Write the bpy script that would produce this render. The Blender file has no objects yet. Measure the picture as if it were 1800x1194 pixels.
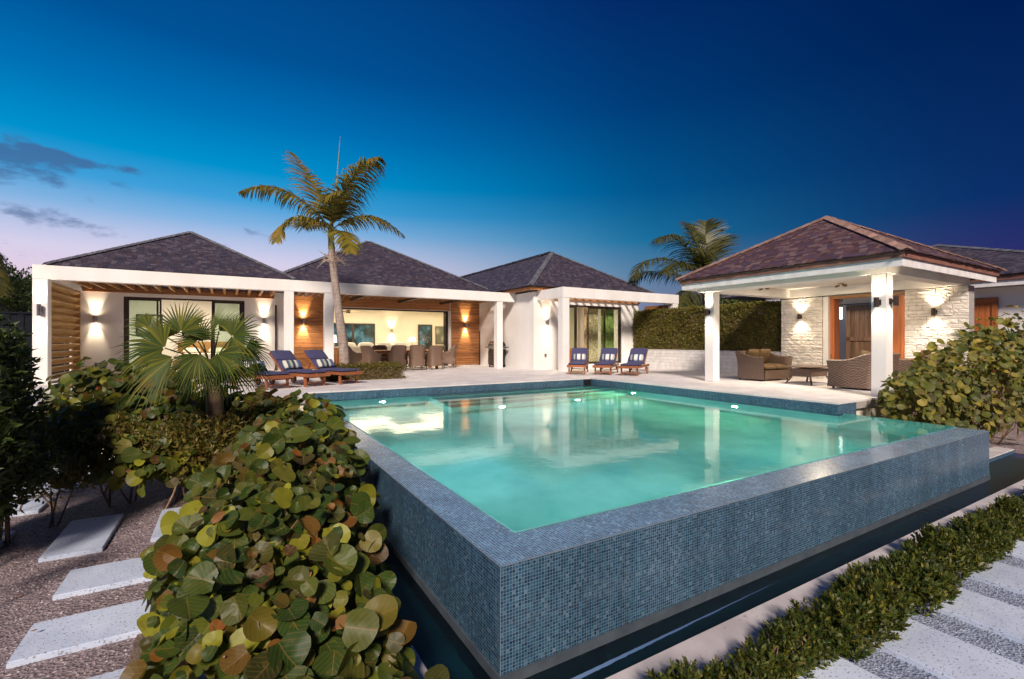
import bpy, bmesh, math, random
from mathutils import Vector, Matrix
random.seed(7)
R = math.radians
scene = bpy.context.scene
COL = scene.collection

# ------------------------------------------------------------------ camera
EYE = 1.12
cam_d = bpy.data.cameras.new('camera')
cam = bpy.data.objects.new('camera', cam_d); COL.objects.link(cam)
cam.location = (0, 0, EYE); cam.rotation_euler = (R(90), 0, R(-30.7))
cam_d.sensor_width = 36; cam_d.lens = 837/1800*36
cam_d.shift_y = 3.0/1800
cam_d.clip_start = .05; cam_d.clip_end = 2000
scene.camera = cam

# ------------------------------------------------------------------ dusk sky
world = bpy.data.worlds.new('World'); scene.world = world; world.use_nodes = True
wn, wl = world.node_tree.nodes, world.node_tree.links
wn.clear()
def N(nt, t, **kw):
    n = nt.nodes.new(t)
    for k, v in kw.items(): setattr(n, k, v)
    return n
def L(nt, a, b): nt.links.new(a, b)
def math_node(nt, op, a, b=None, c=None, clamp=False):
    n = nt.nodes.new('ShaderNodeMath'); n.operation = op; n.use_clamp = clamp
    for i, v in enumerate((a, b, c)):
        if v is None: continue
        if isinstance(v, (int, float)): n.inputs[i].default_value = v
        else: nt.links.new(v, n.inputs[i])
    return n.outputs[0]
def ramp(nt, fac, stops, interp='LINEAR'):
    n = nt.nodes.new('ShaderNodeValToRGB'); n.color_ramp.interpolation = interp
    e = n.color_ramp.elements
    while len(e) > 1: e.remove(e[-1])
    e[0].position = stops[0][0]; e[0].color = (*stops[0][1], 1)
    for p, c in stops[1:]:
        x = e.new(p); x.color = (*c, 1)
    nt.links.new(fac, n.inputs[0]); return n.outputs[0]
def mixc(nt, fac, a, b, mode='MIX'):
    n = nt.nodes.new('ShaderNodeMix'); n.data_type = 'RGBA'; n.blend_type = mode
    for i, v in ((0, fac), (6, a), (7, b)):
        if isinstance(v, (int, float)): n.inputs[i].default_value = v
        elif isinstance(v, tuple): n.inputs[i].default_value = (*v, 1)
        else: nt.links.new(v, n.inputs[i])
    return n.outputs[2]
def build_world():
    nt = world.node_tree
    tc = N(nt, 'ShaderNodeTexCoord'); sep = N(nt, 'ShaderNodeSeparateXYZ')
    L(nt, tc.outputs['Generated'], sep.inputs[0])
    X, Y, Z = sep.outputs
    # azimuth cosine towards the sunset glow (left of the view, behind the house)
    gl = Vector((-.574, .819, 0)).normalized()
    hor = math_node(nt, 'SQRT', math_node(nt, 'ADD', math_node(nt, 'MULTIPLY', X, X), math_node(nt, 'MULTIPLY', Y, Y)))
    hor = math_node(nt, 'MAXIMUM', hor, .001)
    dotp = math_node(nt, 'ADD', math_node(nt, 'MULTIPLY', X, gl.x), math_node(nt, 'MULTIPLY', Y, gl.y))
    ca = math_node(nt, 'DIVIDE', dotp, hor)
    az = math_node(nt, 'MULTIPLY_ADD', ca, .5, .5)         # 1 at the glow, 0 opposite
    elev = math_node(nt, 'MAXIMUM', Z, 0.0)
    near = ramp(nt, elev, [(0, (.74, .50, .56)), (.09, (.70, .54, .66)), (.145, (.60, .56, .73)), (.18, (.40, .48, .70)), (.21, (.20, .40, .67)), (.25, (.045, .31, .62)),
                           (.30, (.000, .25, .54)), (.38, (.000, .145, .41)), (.47, (.000, .075, .27)), (.7, (.001, .028, .15)), (1, (.001, .02, .12))])
    far = ramp(nt, elev, [(0, (.22, .24, .36)), (.08, (.21, .27, .40)), (.14, (.10, .25, .40)), (.20, (.012, .19, .37)), (.29, (.000, .108, .29)),
                          (.43, (.000, .050, .195)), (.60, (.001, .018, .12)), (1, (.001, .012, .09))])
    opp = ramp(nt, elev, [(0, (.06, .035, .14)), (.12, (.022, .022, .125)), (.21, (.003, .023, .120)), (.45, (.000, .012, .078)), (1, (.001, .006, .06))])
    f1 = ramp(nt, az, [(.56, (0, 0, 0)), (.915, (1, 1, 1))], 'EASE')
    f0 = ramp(nt, az, [(.28, (0, 0, 0)), (.74, (1, 1, 1))], 'EASE')
    c = mixc(nt, f0, opp, far); c = mixc(nt, f1, c, near)
    # small dusk clouds low in the sky on the glow side
    mp = N(nt, 'ShaderNodeMapping'); mp.inputs['Scale'].default_value = (1.0, 1.0, 2.6)
    L(nt, tc.outputs['Generated'], mp.inputs[0])
    nz = N(nt, 'ShaderNodeTexNoise'); nz.inputs['Scale'].default_value = 13; nz.inputs['Detail'].default_value = 7; nz.inputs['Roughness'].default_value = .6
    L(nt, mp.outputs[0], nz.inputs[0])
    A = math_node(nt, 'ARCTAN2', X, Y)
    tot = None
    for a0, e0, wa, we, st in ((-.215, .268, .085, .014, .95), (-.31, .250, .09, .024, .85), (-.10, .205, .06, .016, .50), (-.150, .170, .055, .012, .6), (-.262, .182, .08, .010, .55), (.045, .186, .075, .016, .6),
                               (-.05, .150, .05, .010, .4), (-.40, .21, .14, .03, .8), (-.62, .24, .2, .03, .8), (-1.0, .20, .25, .03, .8), (-.75, .12, .3, .02, .6), (-.26, .128, .06, .010, .5), (-.9, .32, .25, .03, .6)):
        da = math_node(nt, 'DIVIDE', math_node(nt, 'SUBTRACT', A, a0), wa); de = math_node(nt, 'DIVIDE', math_node(nt, 'SUBTRACT', Z, e0), we)
        r2 = math_node(nt, 'ADD', math_node(nt, 'MULTIPLY', da, da), math_node(nt, 'MULTIPLY', de, de))
        g = math_node(nt, 'MULTIPLY', math_node(nt, 'EXPONENT', math_node(nt, 'MULTIPLY', r2, -.9)), st)
        tot = g if tot is None else math_node(nt, 'ADD', tot, g)
    m = math_node(nt, 'ADD', tot, math_node(nt, 'MULTIPLY_ADD', nz.outputs[0], 4.0, -2.45))
    m = math_node(nt, 'MULTIPLY', ramp(nt, m, [(.05, (0, 0, 0)), (.75, (1, 1, 1))], 'EASE'), math_node(nt, 'MULTIPLY', tot, 6.0, clamp=True))
    m = math_node(nt, 'MULTIPLY', m, math_node(nt, 'MULTIPLY_ADD', Z, 1.5, .48), clamp=True)
    c = mixc(nt, math_node(nt, 'MULTIPLY', m, .85), c, (.050, .105, .25))
    bg = N(nt, 'ShaderNodeBackground'); bg.inputs[1].default_value = 1.0
    L(nt, c, bg.inputs[0])
    out = N(nt, 'ShaderNodeOutputWorld'); L(nt, bg.outputs[0], out.inputs[0])
build_world()

# afterglow: one very soft low "sun" from behind the camera
SUN_DIR = Vector((.62, 1.0, -.82)).normalized()
sd = bpy.data.lights.new('afterglow_sun', 'SUN'); sd.energy = 4.3; sd.angle = R(10); sd.color = (1, .87, .76)
so = bpy.data.objects.new('afterglow_sun', sd); COL.objects.link(so)
so.rotation_euler = SUN_DIR.to_track_quat('-Z', 'Y').to_euler()

scene.view_settings.view_transform = 'Standard'; scene.view_settings.look = 'None'
scene.view_settings.exposure = 0.18; scene.view_settings.gamma = 1.0
scene.view_settings.use_curve_mapping = False
scene.render.engine = 'CYCLES'
cy = scene.cycles
cy.use_denoising = True
try: cy.denoiser = 'OPENIMAGEDENOISE'
except Exception: pass
cy.max_bounces = 8; cy.diffuse_bounces = 3; cy.glossy_bounces = 3; cy.transmission_bounces = 6; cy.transparent_max_bounces = 8
cy.caustics_reflective = False; cy.caustics_refractive = True
cy.sample_clamp_indirect = 3.0; cy.sample_clamp_direct = 0
cy.use_light_tree = True

# ------------------------------------------------------------------ materials
MATS = {}
def new_mat(name):
    m = bpy.data.materials.new(name); m.use_nodes = True
    nt = m.node_tree; nt.nodes.clear()
    out = N(nt, 'ShaderNodeOutputMaterial'); b = N(nt, 'ShaderNodeBsdfPrincipled')
    L(nt, b.outputs[0], out.inputs[0]); MATS[name] = m
    return m, nt, b, out
def setp(b, **kw):
    for k, v in kw.items():
        b.inputs[k].default_value = (*v, 1) if isinstance(v, tuple) else v
def rnd_of(nt):
    oi = N(nt, 'ShaderNodeObjectInfo'); at = N(nt, 'ShaderNodeAttribute', attribute_name='var')
    return math_node(nt, 'FRACT', math_node(nt, 'ADD', oi.outputs['Random'], at.outputs['Fac']))
def noise(nt, scale, vec=None, detail=4, rough=.55, mscale=None):
    if vec is None:
        g = N(nt, 'ShaderNodeNewGeometry'); vec = g.outputs['Position']
    if mscale:
        mp = N(nt, 'ShaderNodeMapping'); mp.inputs['Scale'].default_value = mscale; L(nt, vec, mp.inputs[0]); vec = mp.outputs[0]
    n = N(nt, 'ShaderNodeTexNoise'); n.inputs['Scale'].default_value = scale; n.inputs['Detail'].default_value = detail; n.inputs['Roughness'].default_value = rough
    L(nt, vec, n.inputs[0]); return n.outputs[0]
def bump(nt, b, h, strength=.3, dist=.01):
    n = N(nt, 'ShaderNodeBump'); n.inputs['Strength'].default_value = strength; n.inputs['Distance'].default_value = dist
    L(nt, h, n.inputs['Height']); L(nt, n.outputs[0], b.inputs['Normal']); return n
def simple(name, c1, c2, scale=6, rough=.6, bs=.15, bd=.004, bscale=60, mscale=None, metallic=0, detail=5, vary=0.0):
    m, nt, b, out = new_mat(name)
    f = noise(nt, scale, detail=detail, mscale=mscale)
    c = ramp(nt, f, [(.3, c1), (.7, c2)])
    if vary:
        v = math_node(nt, 'MULTIPLY_ADD', rnd_of(nt), vary, 1 - vary/2)
        hs = N(nt, 'ShaderNodeHueSaturation'); L(nt, c, hs.inputs['Color']); L(nt, v, hs.inputs['Value']); c = hs.outputs[0]
    L(nt, c, b.inputs['Base Color']); setp(b, Roughness=rough, Metallic=metallic)
    if bs: bump(nt, b, noise(nt, bscale, mscale=mscale), bs, bd)
    return m
def wood(name, dark, light, axis, rough=.55, vary=.5, knots=True):
    m, nt, b, out = new_mat(name)
    s = [14, 14, 14]; s['XYZ'.index(axis)] = .8
    rnd = rnd_of(nt)
    g = N(nt, 'ShaderNodeNewGeometry'); off = N(nt, 'ShaderNodeVectorMath', operation='MULTIPLY_ADD')
    cb = N(nt, 'ShaderNodeCombineXYZ'); L(nt, rnd, cb.inputs[0]); L(nt, rnd, cb.inputs[1]); L(nt, rnd, cb.inputs[2])
    off.inputs[1].default_value = (17, 11, 13); L(nt, cb.outputs[0], off.inputs[0]); L(nt, g.outputs['Position'], off.inputs[2])
    f = noise(nt, 1.6, off.outputs[0], 6, .6, tuple(s))
    c = ramp(nt, f, [(.28, dark), (.52, tuple((a+b_)/2 for a, b_ in zip(dark, light))), (.72, light)])
    v = math_node(nt, 'MULTIPLY_ADD', rnd, vary, 1 - vary/2)
    hs = N(nt, 'ShaderNodeHueSaturation'); L(nt, c, hs.inputs['Color']); L(nt, v, hs.inputs['Value']); c = hs.outputs[0]
    if knots:
        s2 = [7, 7, 7]; s2['XYZ'.index(axis)] = 3
        k = noise(nt, 1.3, off.outputs[0], 1, .4, tuple(s2))
        kf = ramp(nt, k, [(.70, (0, 0, 0)), (.76, (1, 1, 1))])
        c = mixc(nt, math_node(nt, 'MULTIPLY', kf, .75), c, tuple(x*.35 for x in dark))
    L(nt, c, b.inputs['Base Color']); setp(b, Roughness=rough)
    bump(nt, b, f, .25, .004)
    return m
simple('white_stucco', (.77, .73, .69), (.86, .84, .81), 1.4, .7, .18, .003, 60, mscale=(1, 1, .45))
simple('cream_wall', (.72, .67, .52), (.76, .71, .56), 2, .75, .05, .002, 60)
simple('ceiling_paint', (.78, .76, .72), (.82, .80, .76), 2, .75, .05, .002, 60)
simple('white_block', (.66, .63, .61), (.84, .81, .79), 5, .75, .5, .008, 45, vary=.12)
simple('split_stone', (.66, .60, .53), (.86, .81, .75), 7, .8, .5, .012, 30, vary=.16)
simple('mortar', (.30, .27, .25), (.40, .37, .34), 12, .9, .2)
simple('bronze', (.040, .025, .018), (.065, .042, .030), 4, .35, 0, metallic=.3)
simple('black_metal', (.02, .02, .022), (.045, .045, .05), 8, .4, 0, metallic=.6)
simple('steel', (.35, .33, .31), (.5, .48, .46), 8, .28, 0, metallic=1)
simple('dark_fence', (.008, .010, .016), (.016, .018, .026), 4, .8, 0); MATS['dark_fence'].node_tree.nodes['Principled BSDF'].inputs['Specular IOR Level'].default_value = .1
simple('navy_fabric', (.045, .045, .115), (.065, .065, .15), 25, .85, .3, .003, 350)
simple('brown_fabric', (.13, .08, .035), (.20, .125, .06), 12, .85, .3, .003, 300)
simple('rust_fabric', (.16, .07, .045), (.22, .10, .07), 12, .85, .3, .003, 300)
simple('beige_fabric', (.5, .44, .33), (.62, .56, .44), 9, .85, .3, .003, 300)
simple('white_fabric', (.72, .69, .62), (.8, .77, .7), 9, .85, .2, .003, 300)
simple('lava_tabletop', (.10, .065, .045), (.16, .11, .08), 9, .4, .1)
simple('bark', (.10, .06, .035), (.22, .15, .09), 12, .85, .6, .01, 50)
simple('twig', (.16, .08, .04), (.30, .19, .11), 12, .8, .4, .004, 80)
simple('soil', (.10, .065, .045), (.24, .17, .125), 14, .9, .7, .02, 60)
simple('black_lacquer', (.01, .01, .012), (.02, .02, .022), 5, .2, 0)
simple('kitchen_wood', (.22, .12, .04), (.36, .21, .08), 5, .5, .1)
wood('cedar_x', (.30, .105, .028), (.60, .27, .095), 'X')
wood('cedar_y', (.22, .09, .025), (.50, .25, .09), 'Y')
wood('cedar_z', (.34, .085, .018), (.56, .18, .05), 'Z')
wood('louver_wood', (.26, .14, .04), (.58, .36, .14), 'Y', vary=.3)
wood('teak', (.20, .060, .022), (.40, .14, .055), 'Y', .5, .25, False)
wood('old_door_wood', (.09, .05, .03), (.30, .17, .09), 'Z')

def metric_gravel(name, base, dark, light, scale=55, bs=.9, speck=.5):
    m, nt, b, out = new_mat(name)
    big = noise(nt, 1.3, detail=3)
    c = ramp(nt, big, [(.3, base), (.7, tuple(x*1.25 for x in base))])
    g = N(nt, 'ShaderNodeNewGeometry')
    vo = N(nt, 'ShaderNodeTexVoronoi'); vo.inputs['Scale'].default_value = scale; L(nt, g.outputs['Position'], vo.inputs['Vector'])
    rc = N(nt, 'ShaderNodeSeparateColor'); L(nt, vo.outputs['Color'], rc.inputs[0])
    f = ramp(nt, rc.outputs[0], [(0, dark), (.22, dark), (.35, base), (.8, base), (1, light)])
    c = mixc(nt, speck, c, f)
    L(nt, c, b.inputs['Base Color']); setp(b, Roughness=.85)
    h = math_node(nt, 'ADD', vo.outputs['Distance'], noise(nt, 18))
    bump(nt, b, h, bs, .012)
    return m
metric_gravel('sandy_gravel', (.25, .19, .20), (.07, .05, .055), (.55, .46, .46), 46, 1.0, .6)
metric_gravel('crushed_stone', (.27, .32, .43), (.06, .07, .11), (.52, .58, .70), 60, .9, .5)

def stone_mat(name, c1, c2, pit, pits=.58, scale=70):
    m, nt, b, out = new_mat(name)
    f = noise(nt, 4, detail=6)
    c = ramp(nt, f, [(.3, c1), (.7, c2)])
    p = noise(nt, scale, detail=2)
    pf = ramp(nt, p, [(pits, (0, 0, 0)), (pits+.07, (1, 1, 1))])
    c = mixc(nt, math_node(nt, 'MULTIPLY', pf, .75), c, pit)
    v = math_node(nt, 'MULTIPLY', math_node(nt, 'MULTIPLY_ADD', rnd_of(nt), .16, .90), math_node(nt, 'MULTIPLY_ADD', noise(nt, .8, detail=5), .5, .76))
    hs = N(nt, 'ShaderNodeHueSaturation'); L(nt, c, hs.inputs['Color']); L(nt, v, hs.inputs['Value'])
    L(nt, hs.outputs[0], b.inputs['Base Color']); setp(b, Roughness=.62)
    inv = math_node(nt, 'SUBTRACT', 1.0, pf)
    bump(nt, b, inv, .4, .006)
    return m
stone_mat('coral_stone', (.46, .53, .67), (.60, .67, .80), (.22, .18, .18), .60, 55)  # blue dusk light put into the stone colour
stone_mat('deck_stone', (.66, .62, .61), (.76, .72, .71), (.40, .36, .34), .66, 40)
stone_mat('ledge_stone', (.50, .45, .46), (.66, .61, .61), (.30, .26, .27), .66, 25)

def tile_mat(name, lift, add):
    m, nt, b, out = new_mat(name)
    uv = N(nt, 'ShaderNodeUVMap'); uv.uv_map = 'UVMap'
    sc = N(nt, 'ShaderNodeVectorMath', operation='SCALE'); sc.inputs['Scale'].default_value = 1/.0212; L(nt, uv.outputs[0], sc.inputs[0])
    fl = N(nt, 'ShaderNodeVectorMath', operation='FLOOR'); L(nt, sc.outputs[0], fl.inputs[0])
    fr = N(nt, 'ShaderNodeVectorMath', operation='FRACTION'); L(nt, sc.outputs[0], fr.inputs[0])
    wn_ = N(nt, 'ShaderNodeTexWhiteNoise', noise_dimensions='2D'); L(nt, fl.outputs[0], wn_.inputs[0])
    sp = N(nt, 'ShaderNodeSeparateXYZ'); L(nt, fr.outputs[0], sp.inputs[0])
    def edge(o):
        d = math_node(nt, 'ABSOLUTE', math_node(nt, 'SUBTRACT', o, .5))
        return math_node(nt, 'GREATER_THAN', d, .435)
    grout = math_node(nt, 'MAXIMUM', edge(sp.outputs[0]), edge(sp.outputs[1]))
    c = ramp(nt, wn_.outputs[0], [(0, (.003, .013, .038)), (.25, (.006, .034, .075)), (.5, (.014, .064, .115)), (.72, (.035, .105, .150)),
                                  (.88, (.018, .080, .17)), (1, (.13, .20, .25))])
    sw = noise(nt, 130, detail=3, rough=.6)
    c = mixc(nt, ramp(nt, sw, [(.42, (0, 0, 0)), (.68, (.55, .55, .55))]), c, (.06, .12, .17))
    c = mixc(nt, grout, c, (.17, .23, .29))
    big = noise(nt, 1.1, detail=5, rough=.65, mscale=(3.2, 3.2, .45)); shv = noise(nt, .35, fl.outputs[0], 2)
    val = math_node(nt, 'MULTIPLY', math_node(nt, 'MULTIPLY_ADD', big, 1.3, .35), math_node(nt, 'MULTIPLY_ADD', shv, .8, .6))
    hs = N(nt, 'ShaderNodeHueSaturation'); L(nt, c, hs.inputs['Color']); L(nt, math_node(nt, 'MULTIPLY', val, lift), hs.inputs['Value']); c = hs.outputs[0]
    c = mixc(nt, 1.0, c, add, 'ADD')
    L(nt, c, b.inputs['Base Color'])
    rg = math_node(nt, 'MULTIPLY_ADD', grout, .45, .20); L(nt, rg, b.inputs['Roughness'])
    wv = N(nt, 'ShaderNodeSeparateColor'); L(nt, wn_.outputs[1], wv.inputs[0])
    h = math_node(nt, 'MULTIPLY', math_node(nt, 'SUBTRACT', 1.0, grout), math_node(nt, 'MULTIPLY_ADD', wv.outputs[1], .5, .7))
    bump(nt, b, h, .5, .0015)
tile_mat('glass_mosaic', .84, (.0, .008, .018)); tile_mat('skylit_coping_mosaic', 1.7, (.045, .055, .070))  # coping copy is lighter: sky reflection put into the tile colour

def wicker_mat(name, dark, light, n=42):
    m, nt, b, out = new_mat(name)
    uv = N(nt, 'ShaderNodeUVMap'); uv.uv_map = 'UVMap'
    sc = N(nt, 'ShaderNodeVectorMath', operation='SCALE'); sc.inputs['Scale'].default_value = n; L(nt, uv.outputs[0], sc.inputs[0])
    sp = N(nt, 'ShaderNodeSeparateXYZ'); L(nt, sc.outputs[0], sp.inputs[0])
    # over-under weave: checker of bulges
    sx = math_node(nt, 'SINE', math_node(nt, 'MULTIPLY', sp.outputs[0], math.pi*.5))
    sy = math_node(nt, 'SINE', math_node(nt, 'MULTIPLY', sp.outputs[1], math.pi))
    row = math_node(nt, 'ABSOLUTE', sy)
    wv = math_node(nt, 'MULTIPLY', sx, math_node(nt, 'SIGN', sy))
    h = math_node(nt, 'MULTIPLY', row, math_node(nt, 'MULTIPLY_ADD', wv, .35, .65))
    c = ramp(nt, h, [(.08, tuple(x*.35 for x in dark)), (.4, dark), (.9, light)])
    f = noise(nt, 40)
    c = mixc(nt, ramp(nt, f, [(.35, (0, 0, 0)), (.75, (.5, .5, .5))]), c, tuple(min(1, x*1.25) for x in light))
    L(nt, c, b.inputs['Base Color']); setp(b, Roughness=.55)
    bump(nt, b, h, .9, .006)
wicker_mat('wicker_brown', (.10, .060, .040), (.27, .18, .13), 34)
wicker_mat('wicker_grey', (.12, .068, .042), (.30, .19, .13), 34)

def shingle_mat(name, cols):
    m, nt, b, out = new_mat(name)
    r = rnd_of(nt)
    c = ramp(nt, r, [(i/(len(cols)-1), c) for i, c in enumerate(cols)])
    f = noise(nt, 5, detail=6, mscale=(3, 3, 3))
    c = mixc(nt, ramp(nt, f, [(.35, (0, 0, 0)), (.75, (.5, .5, .5))]), c, (.035, .025, .035))
    L(nt, c, b.inputs['Base Color']); setp(b, Roughness=.7)
    bump(nt, b, noise(nt, 30, mscale=(4, 4, 1)), .4, .01)
shingle_mat('slate_shingle', [(.018, .015, .030), (.040, .032, .055), (.024, .022, .045), (.065, .052, .075), (.045, .026, .036), (.10, .085, .11), (.028, .028, .055)])
shingle_mat('red_shingle', [(.045, .020, .026), (.085, .036, .036), (.050, .030, .055), (.13, .055, .042), (.070, .042, .075), (.20, .12, .11), (.055, .022, .024)])
simple('ridge_wood', (.16, .065, .045), (.28, .125, .085), 5, .7, .3, .006, 30, vary=.4)
simple('pale_ridge_wood', (.20, .12, .10), (.40, .24, .18), 5, .7, .3, .006, 30, vary=.5)
simple('grey_ridge_wood', (.07, .07, .085), (.16, .16, .19), 5, .7, .3, .006, 30, vary=.4)

def leaf_mat(name, cols, vein=None, rough=.45, trans=.35, vein_k=.6):
    m, nt, b, out = new_mat(name)
    r = rnd_of(nt)
    c = ramp(nt, r, [(i/(len(cols)-1), c) for i, c in enumerate(cols)])
    uv = N(nt, 'ShaderNodeUVMap'); uv.uv_map = 'UVMap'
    if vein:
        sp = N(nt, 'ShaderNodeSeparateXYZ'); L(nt, uv.outputs[0], sp.inputs[0])
        u, v = sp.outputs[0], sp.outputs[1]                # u across (-1..1), v along (0..1)
        au = math_node(nt, 'ABSOLUTE', u)
        mid = math_node(nt, 'LESS_THAN', au, .028)
        # side veins run up and out
        s = math_node(nt, 'SUBTRACT', v, math_node(nt, 'MULTIPLY', au, .42))
        fr = math_node(nt, 'FRACT', math_node(nt, 'MULTIPLY', s, 6.0))
        sv = math_node(nt, 'LESS_THAN', math_node(nt, 'ABSOLUTE', math_node(nt, 'SUBTRACT', fr, .5)), .055)
        vf = math_node(nt, 'MAXIMUM', mid, math_node(nt, 'MULTIPLY', sv, .7))
        blot = noise(nt, 22, detail=4)
        c = mixc(nt, ramp(nt, blot, [(.56, (0, 0, 0)), (.72, (.55, .55, .55))]), c, (.16, .11, .02))
        c = mixc(nt, math_node(nt, 'MULTIPLY', vf, vein_k), c, vein)
    L(nt, c, b.inputs['Base Color']); setp(b, Roughness=rough); b.inputs['Specular IOR Level'].default_value = .35
    tr = N(nt, 'ShaderNodeBsdfTranslucent'); L(nt, mixc(nt, .5, c, (.30, .34, .03), 'MIX'), tr.inputs[0])
    mx = N(nt, 'ShaderNodeMixShader'); mx.inputs[0].default_value = trans
    L(nt, b.outputs[0], mx.inputs[1]); L(nt, tr.outputs[0], mx.inputs[2]); L(nt, mx.outputs[0], out.inputs[0])
leaf_mat('sea_grape_leaf', [(.012, .042, .008), (.045, .088, .012), (.022, .055, .010), (.12, .15, .014), (.035, .038, .010), (.30, .30, .020),
                            (.075, .036, .012), (.018, .052, .010), (.085, .115, .014), (.035, .070, .012), (.26, .08, .014)], (.28, .17, .05), .46, .34)
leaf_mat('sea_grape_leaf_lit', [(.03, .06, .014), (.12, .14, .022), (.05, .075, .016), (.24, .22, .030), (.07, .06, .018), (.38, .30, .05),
                            (.05, .08, .02), (.17, .15, .03)], (.26, .18, .08), .52, .3)  # lit copy of the leaf palette: stronger light put into the colours
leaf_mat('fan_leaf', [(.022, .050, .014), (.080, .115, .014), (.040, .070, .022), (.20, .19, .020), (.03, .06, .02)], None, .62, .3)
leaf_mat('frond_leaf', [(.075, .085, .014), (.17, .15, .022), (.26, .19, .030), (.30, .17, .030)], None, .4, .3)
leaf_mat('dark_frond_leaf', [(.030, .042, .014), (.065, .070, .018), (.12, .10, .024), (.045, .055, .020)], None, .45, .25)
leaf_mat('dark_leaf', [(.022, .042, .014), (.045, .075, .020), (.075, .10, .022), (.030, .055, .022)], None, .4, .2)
leaf_mat('hedge_leaf', [(.075, .095, .016), (.14, .135, .022), (.21, .16, .030), (.10, .11, .018), (.28, .21, .05), (.09, .065, .018)], None, .45, .25)
leaf_mat('small_leaf', [(.05, .07, .014), (.12, .11, .020), (.18, .14, .025), (.10, .065, .02), (.25, .19, .04)], None, .45, .25)
leaf_mat('juniper_leaf', [(.022, .042, .008), (.050, .075, .012), (.11, .13, .018), (.030, .038, .010), (.22, .19, .022)], None, .45, .25)
leaf_mat('dry_leaf', [(.22, .10, .035), (.34, .19, .08), (.28, .06, .02)], None, .6, .2)

def glass_mat():
    m = bpy.data.materials.new('window_glass'); m.use_nodes = True; nt = m.node_tree; nt.nodes.clear(); MATS['window_glass'] = m
    out = N(nt, 'ShaderNodeOutputMaterial'); t = N(nt, 'ShaderNodeBsdfTransparent'); t.inputs[0].default_value = (.90, .955, .93, 1)
    g = N(nt, 'ShaderNodeBsdfGlossy'); g.inputs['Roughness'].default_value = .02
    fr = N(nt, 'ShaderNodeFresnel'); fr.inputs[0].default_value = 1.5; ge = N(nt, 'ShaderNodeNewGeometry')
    ff = math_node(nt, 'MULTIPLY', fr.outputs[0], math_node(nt, 'SUBTRACT', 1.0, ge.outputs['Backfacing']))
    mx = N(nt, 'ShaderNodeMixShader'); L(nt, ff, mx.inputs[0]); L(nt, t.outputs[0], mx.inputs[1]); L(nt, g.outputs[0], mx.inputs[2]); L(nt, mx.outputs[0], out.inputs[0])
glass_mat()
def water_mat(name, tint, tintmix, scale, bs, rough, stretch=(1, 1, 1)):
    m = bpy.data.materials.new(name); m.use_nodes = True; nt = m.node_tree; nt.nodes.clear(); MATS[name] = m
    out = N(nt, 'ShaderNodeOutputMaterial')
    bm_ = N(nt, 'ShaderNodeBump'); bm_.inputs['Strength'].default_value = bs; bm_.inputs['Distance'].default_value = .02
    h = math_node(nt, 'ADD', noise(nt, scale, detail=2, mscale=stretch), math_node(nt, 'MULTIPLY', noise(nt, scale*3.7, detail=1), .25))
    L(nt, h, bm_.inputs['Height'])
    rf = N(nt, 'ShaderNodeBsdfRefraction'); rf.inputs['IOR'].default_value = 1.33; rf.inputs['Roughness'].default_value = .04; rf.inputs[0].default_value = (*tint, 1)
    gl = N(nt, 'ShaderNodeBsdfGlossy'); gl.inputs['Roughness'].default_value = rough
    fr = N(nt, 'ShaderNodeFresnel'); fr.inputs[0].default_value = 1.33
    for n in (rf, gl): L(nt, bm_.outputs[0], n.inputs['Normal'])
    L(nt, bm_.outputs[0], fr.inputs['Normal'])
    mx = N(nt, 'ShaderNodeMixShader'); L(nt, fr.outputs[0], mx.inputs[0]); L(nt, rf.outputs[0], mx.inputs[1]); L(nt, gl.outputs[0], mx.inputs[2]); L(nt, mx.outputs[0], out.inputs[0])
water_mat('pool_water', (.86, 1, .97), 0, 3.2, .09, .055)
water_mat('trough_water', (.45, .7, .8), 0, 5, .10, .32)
simple('pool_plaster', (.26, .54, .50), (.54, .84, .78), 1.1, .8, .1)
simple('edge_tile', (.14, .18, .23), (.22, .26, .31), 20, .35, .1)
simple('foot_render', (.045, .06, .08), (.08, .10, .12), 6, .6, .1)
simple('trough_plaster', (.03, .10, .14), (.05, .15, .19), 2, .8, .1)
def emit(name, col, s):
    m = bpy.data.materials.new(name); m.use_nodes = True; nt = m.node_tree; nt.nodes.clear(); MATS[name] = m
    out = N(nt, 'ShaderNodeOutputMaterial'); e = N(nt, 'ShaderNodeEmission'); e.inputs[0].default_value = (*col, 1); e.inputs[1].default_value = s
    L(nt, e.outputs[0], out.inputs[0])
emit('warm_lens', (1, .86, .62), 9); emit('lamp_shade_glow', (1, .88, .66), 2.2); emit('pool_lens', (.7, 1, .95), 2.6); emit('green_lens', (.35, 1, .55), 2.6)
emit('lantern_glow', (1, .96, .88), 2.5); emit('ceiling_lens', (1, .9, .72), 4)

def stripes(name, cols, axis=0, n=9.0):
    m, nt, b, out = new_mat(name)
    uv = N(nt, 'ShaderNodeUVMap'); uv.uv_map = 'UVMap'; sp = N(nt, 'ShaderNodeSeparateXYZ'); L(nt, uv.outputs[0], sp.inputs[0])
    f = math_node(nt, 'FRACT', math_node(nt, 'MULTIPLY', sp.outputs[axis], n))
    st = [(i/len(cols), c) for i, c in enumerate(cols)]
    L(nt, ramp(nt, f, st, 'CONSTANT'), b.inputs['Base Color']); setp(b, Roughness=.85)
stripes('striped_fabric', [(.60, .58, .50), (.06, .09, .14), (.35, .38, .30), (.03, .04, .08), (.55, .55, .5), (.10, .14, .28), (.12, .13, .3)], 0, 1.0)
stripes('bold_stripe_fabric', [(.05, .06, .16), (.35, .36, .30), (.05, .06, .13), (.7, .68, .64), (.75, .73, .68), (.06, .07, .16), (.72, .70, .66), (.45, .45, .42)], 0, 1.0)
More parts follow.
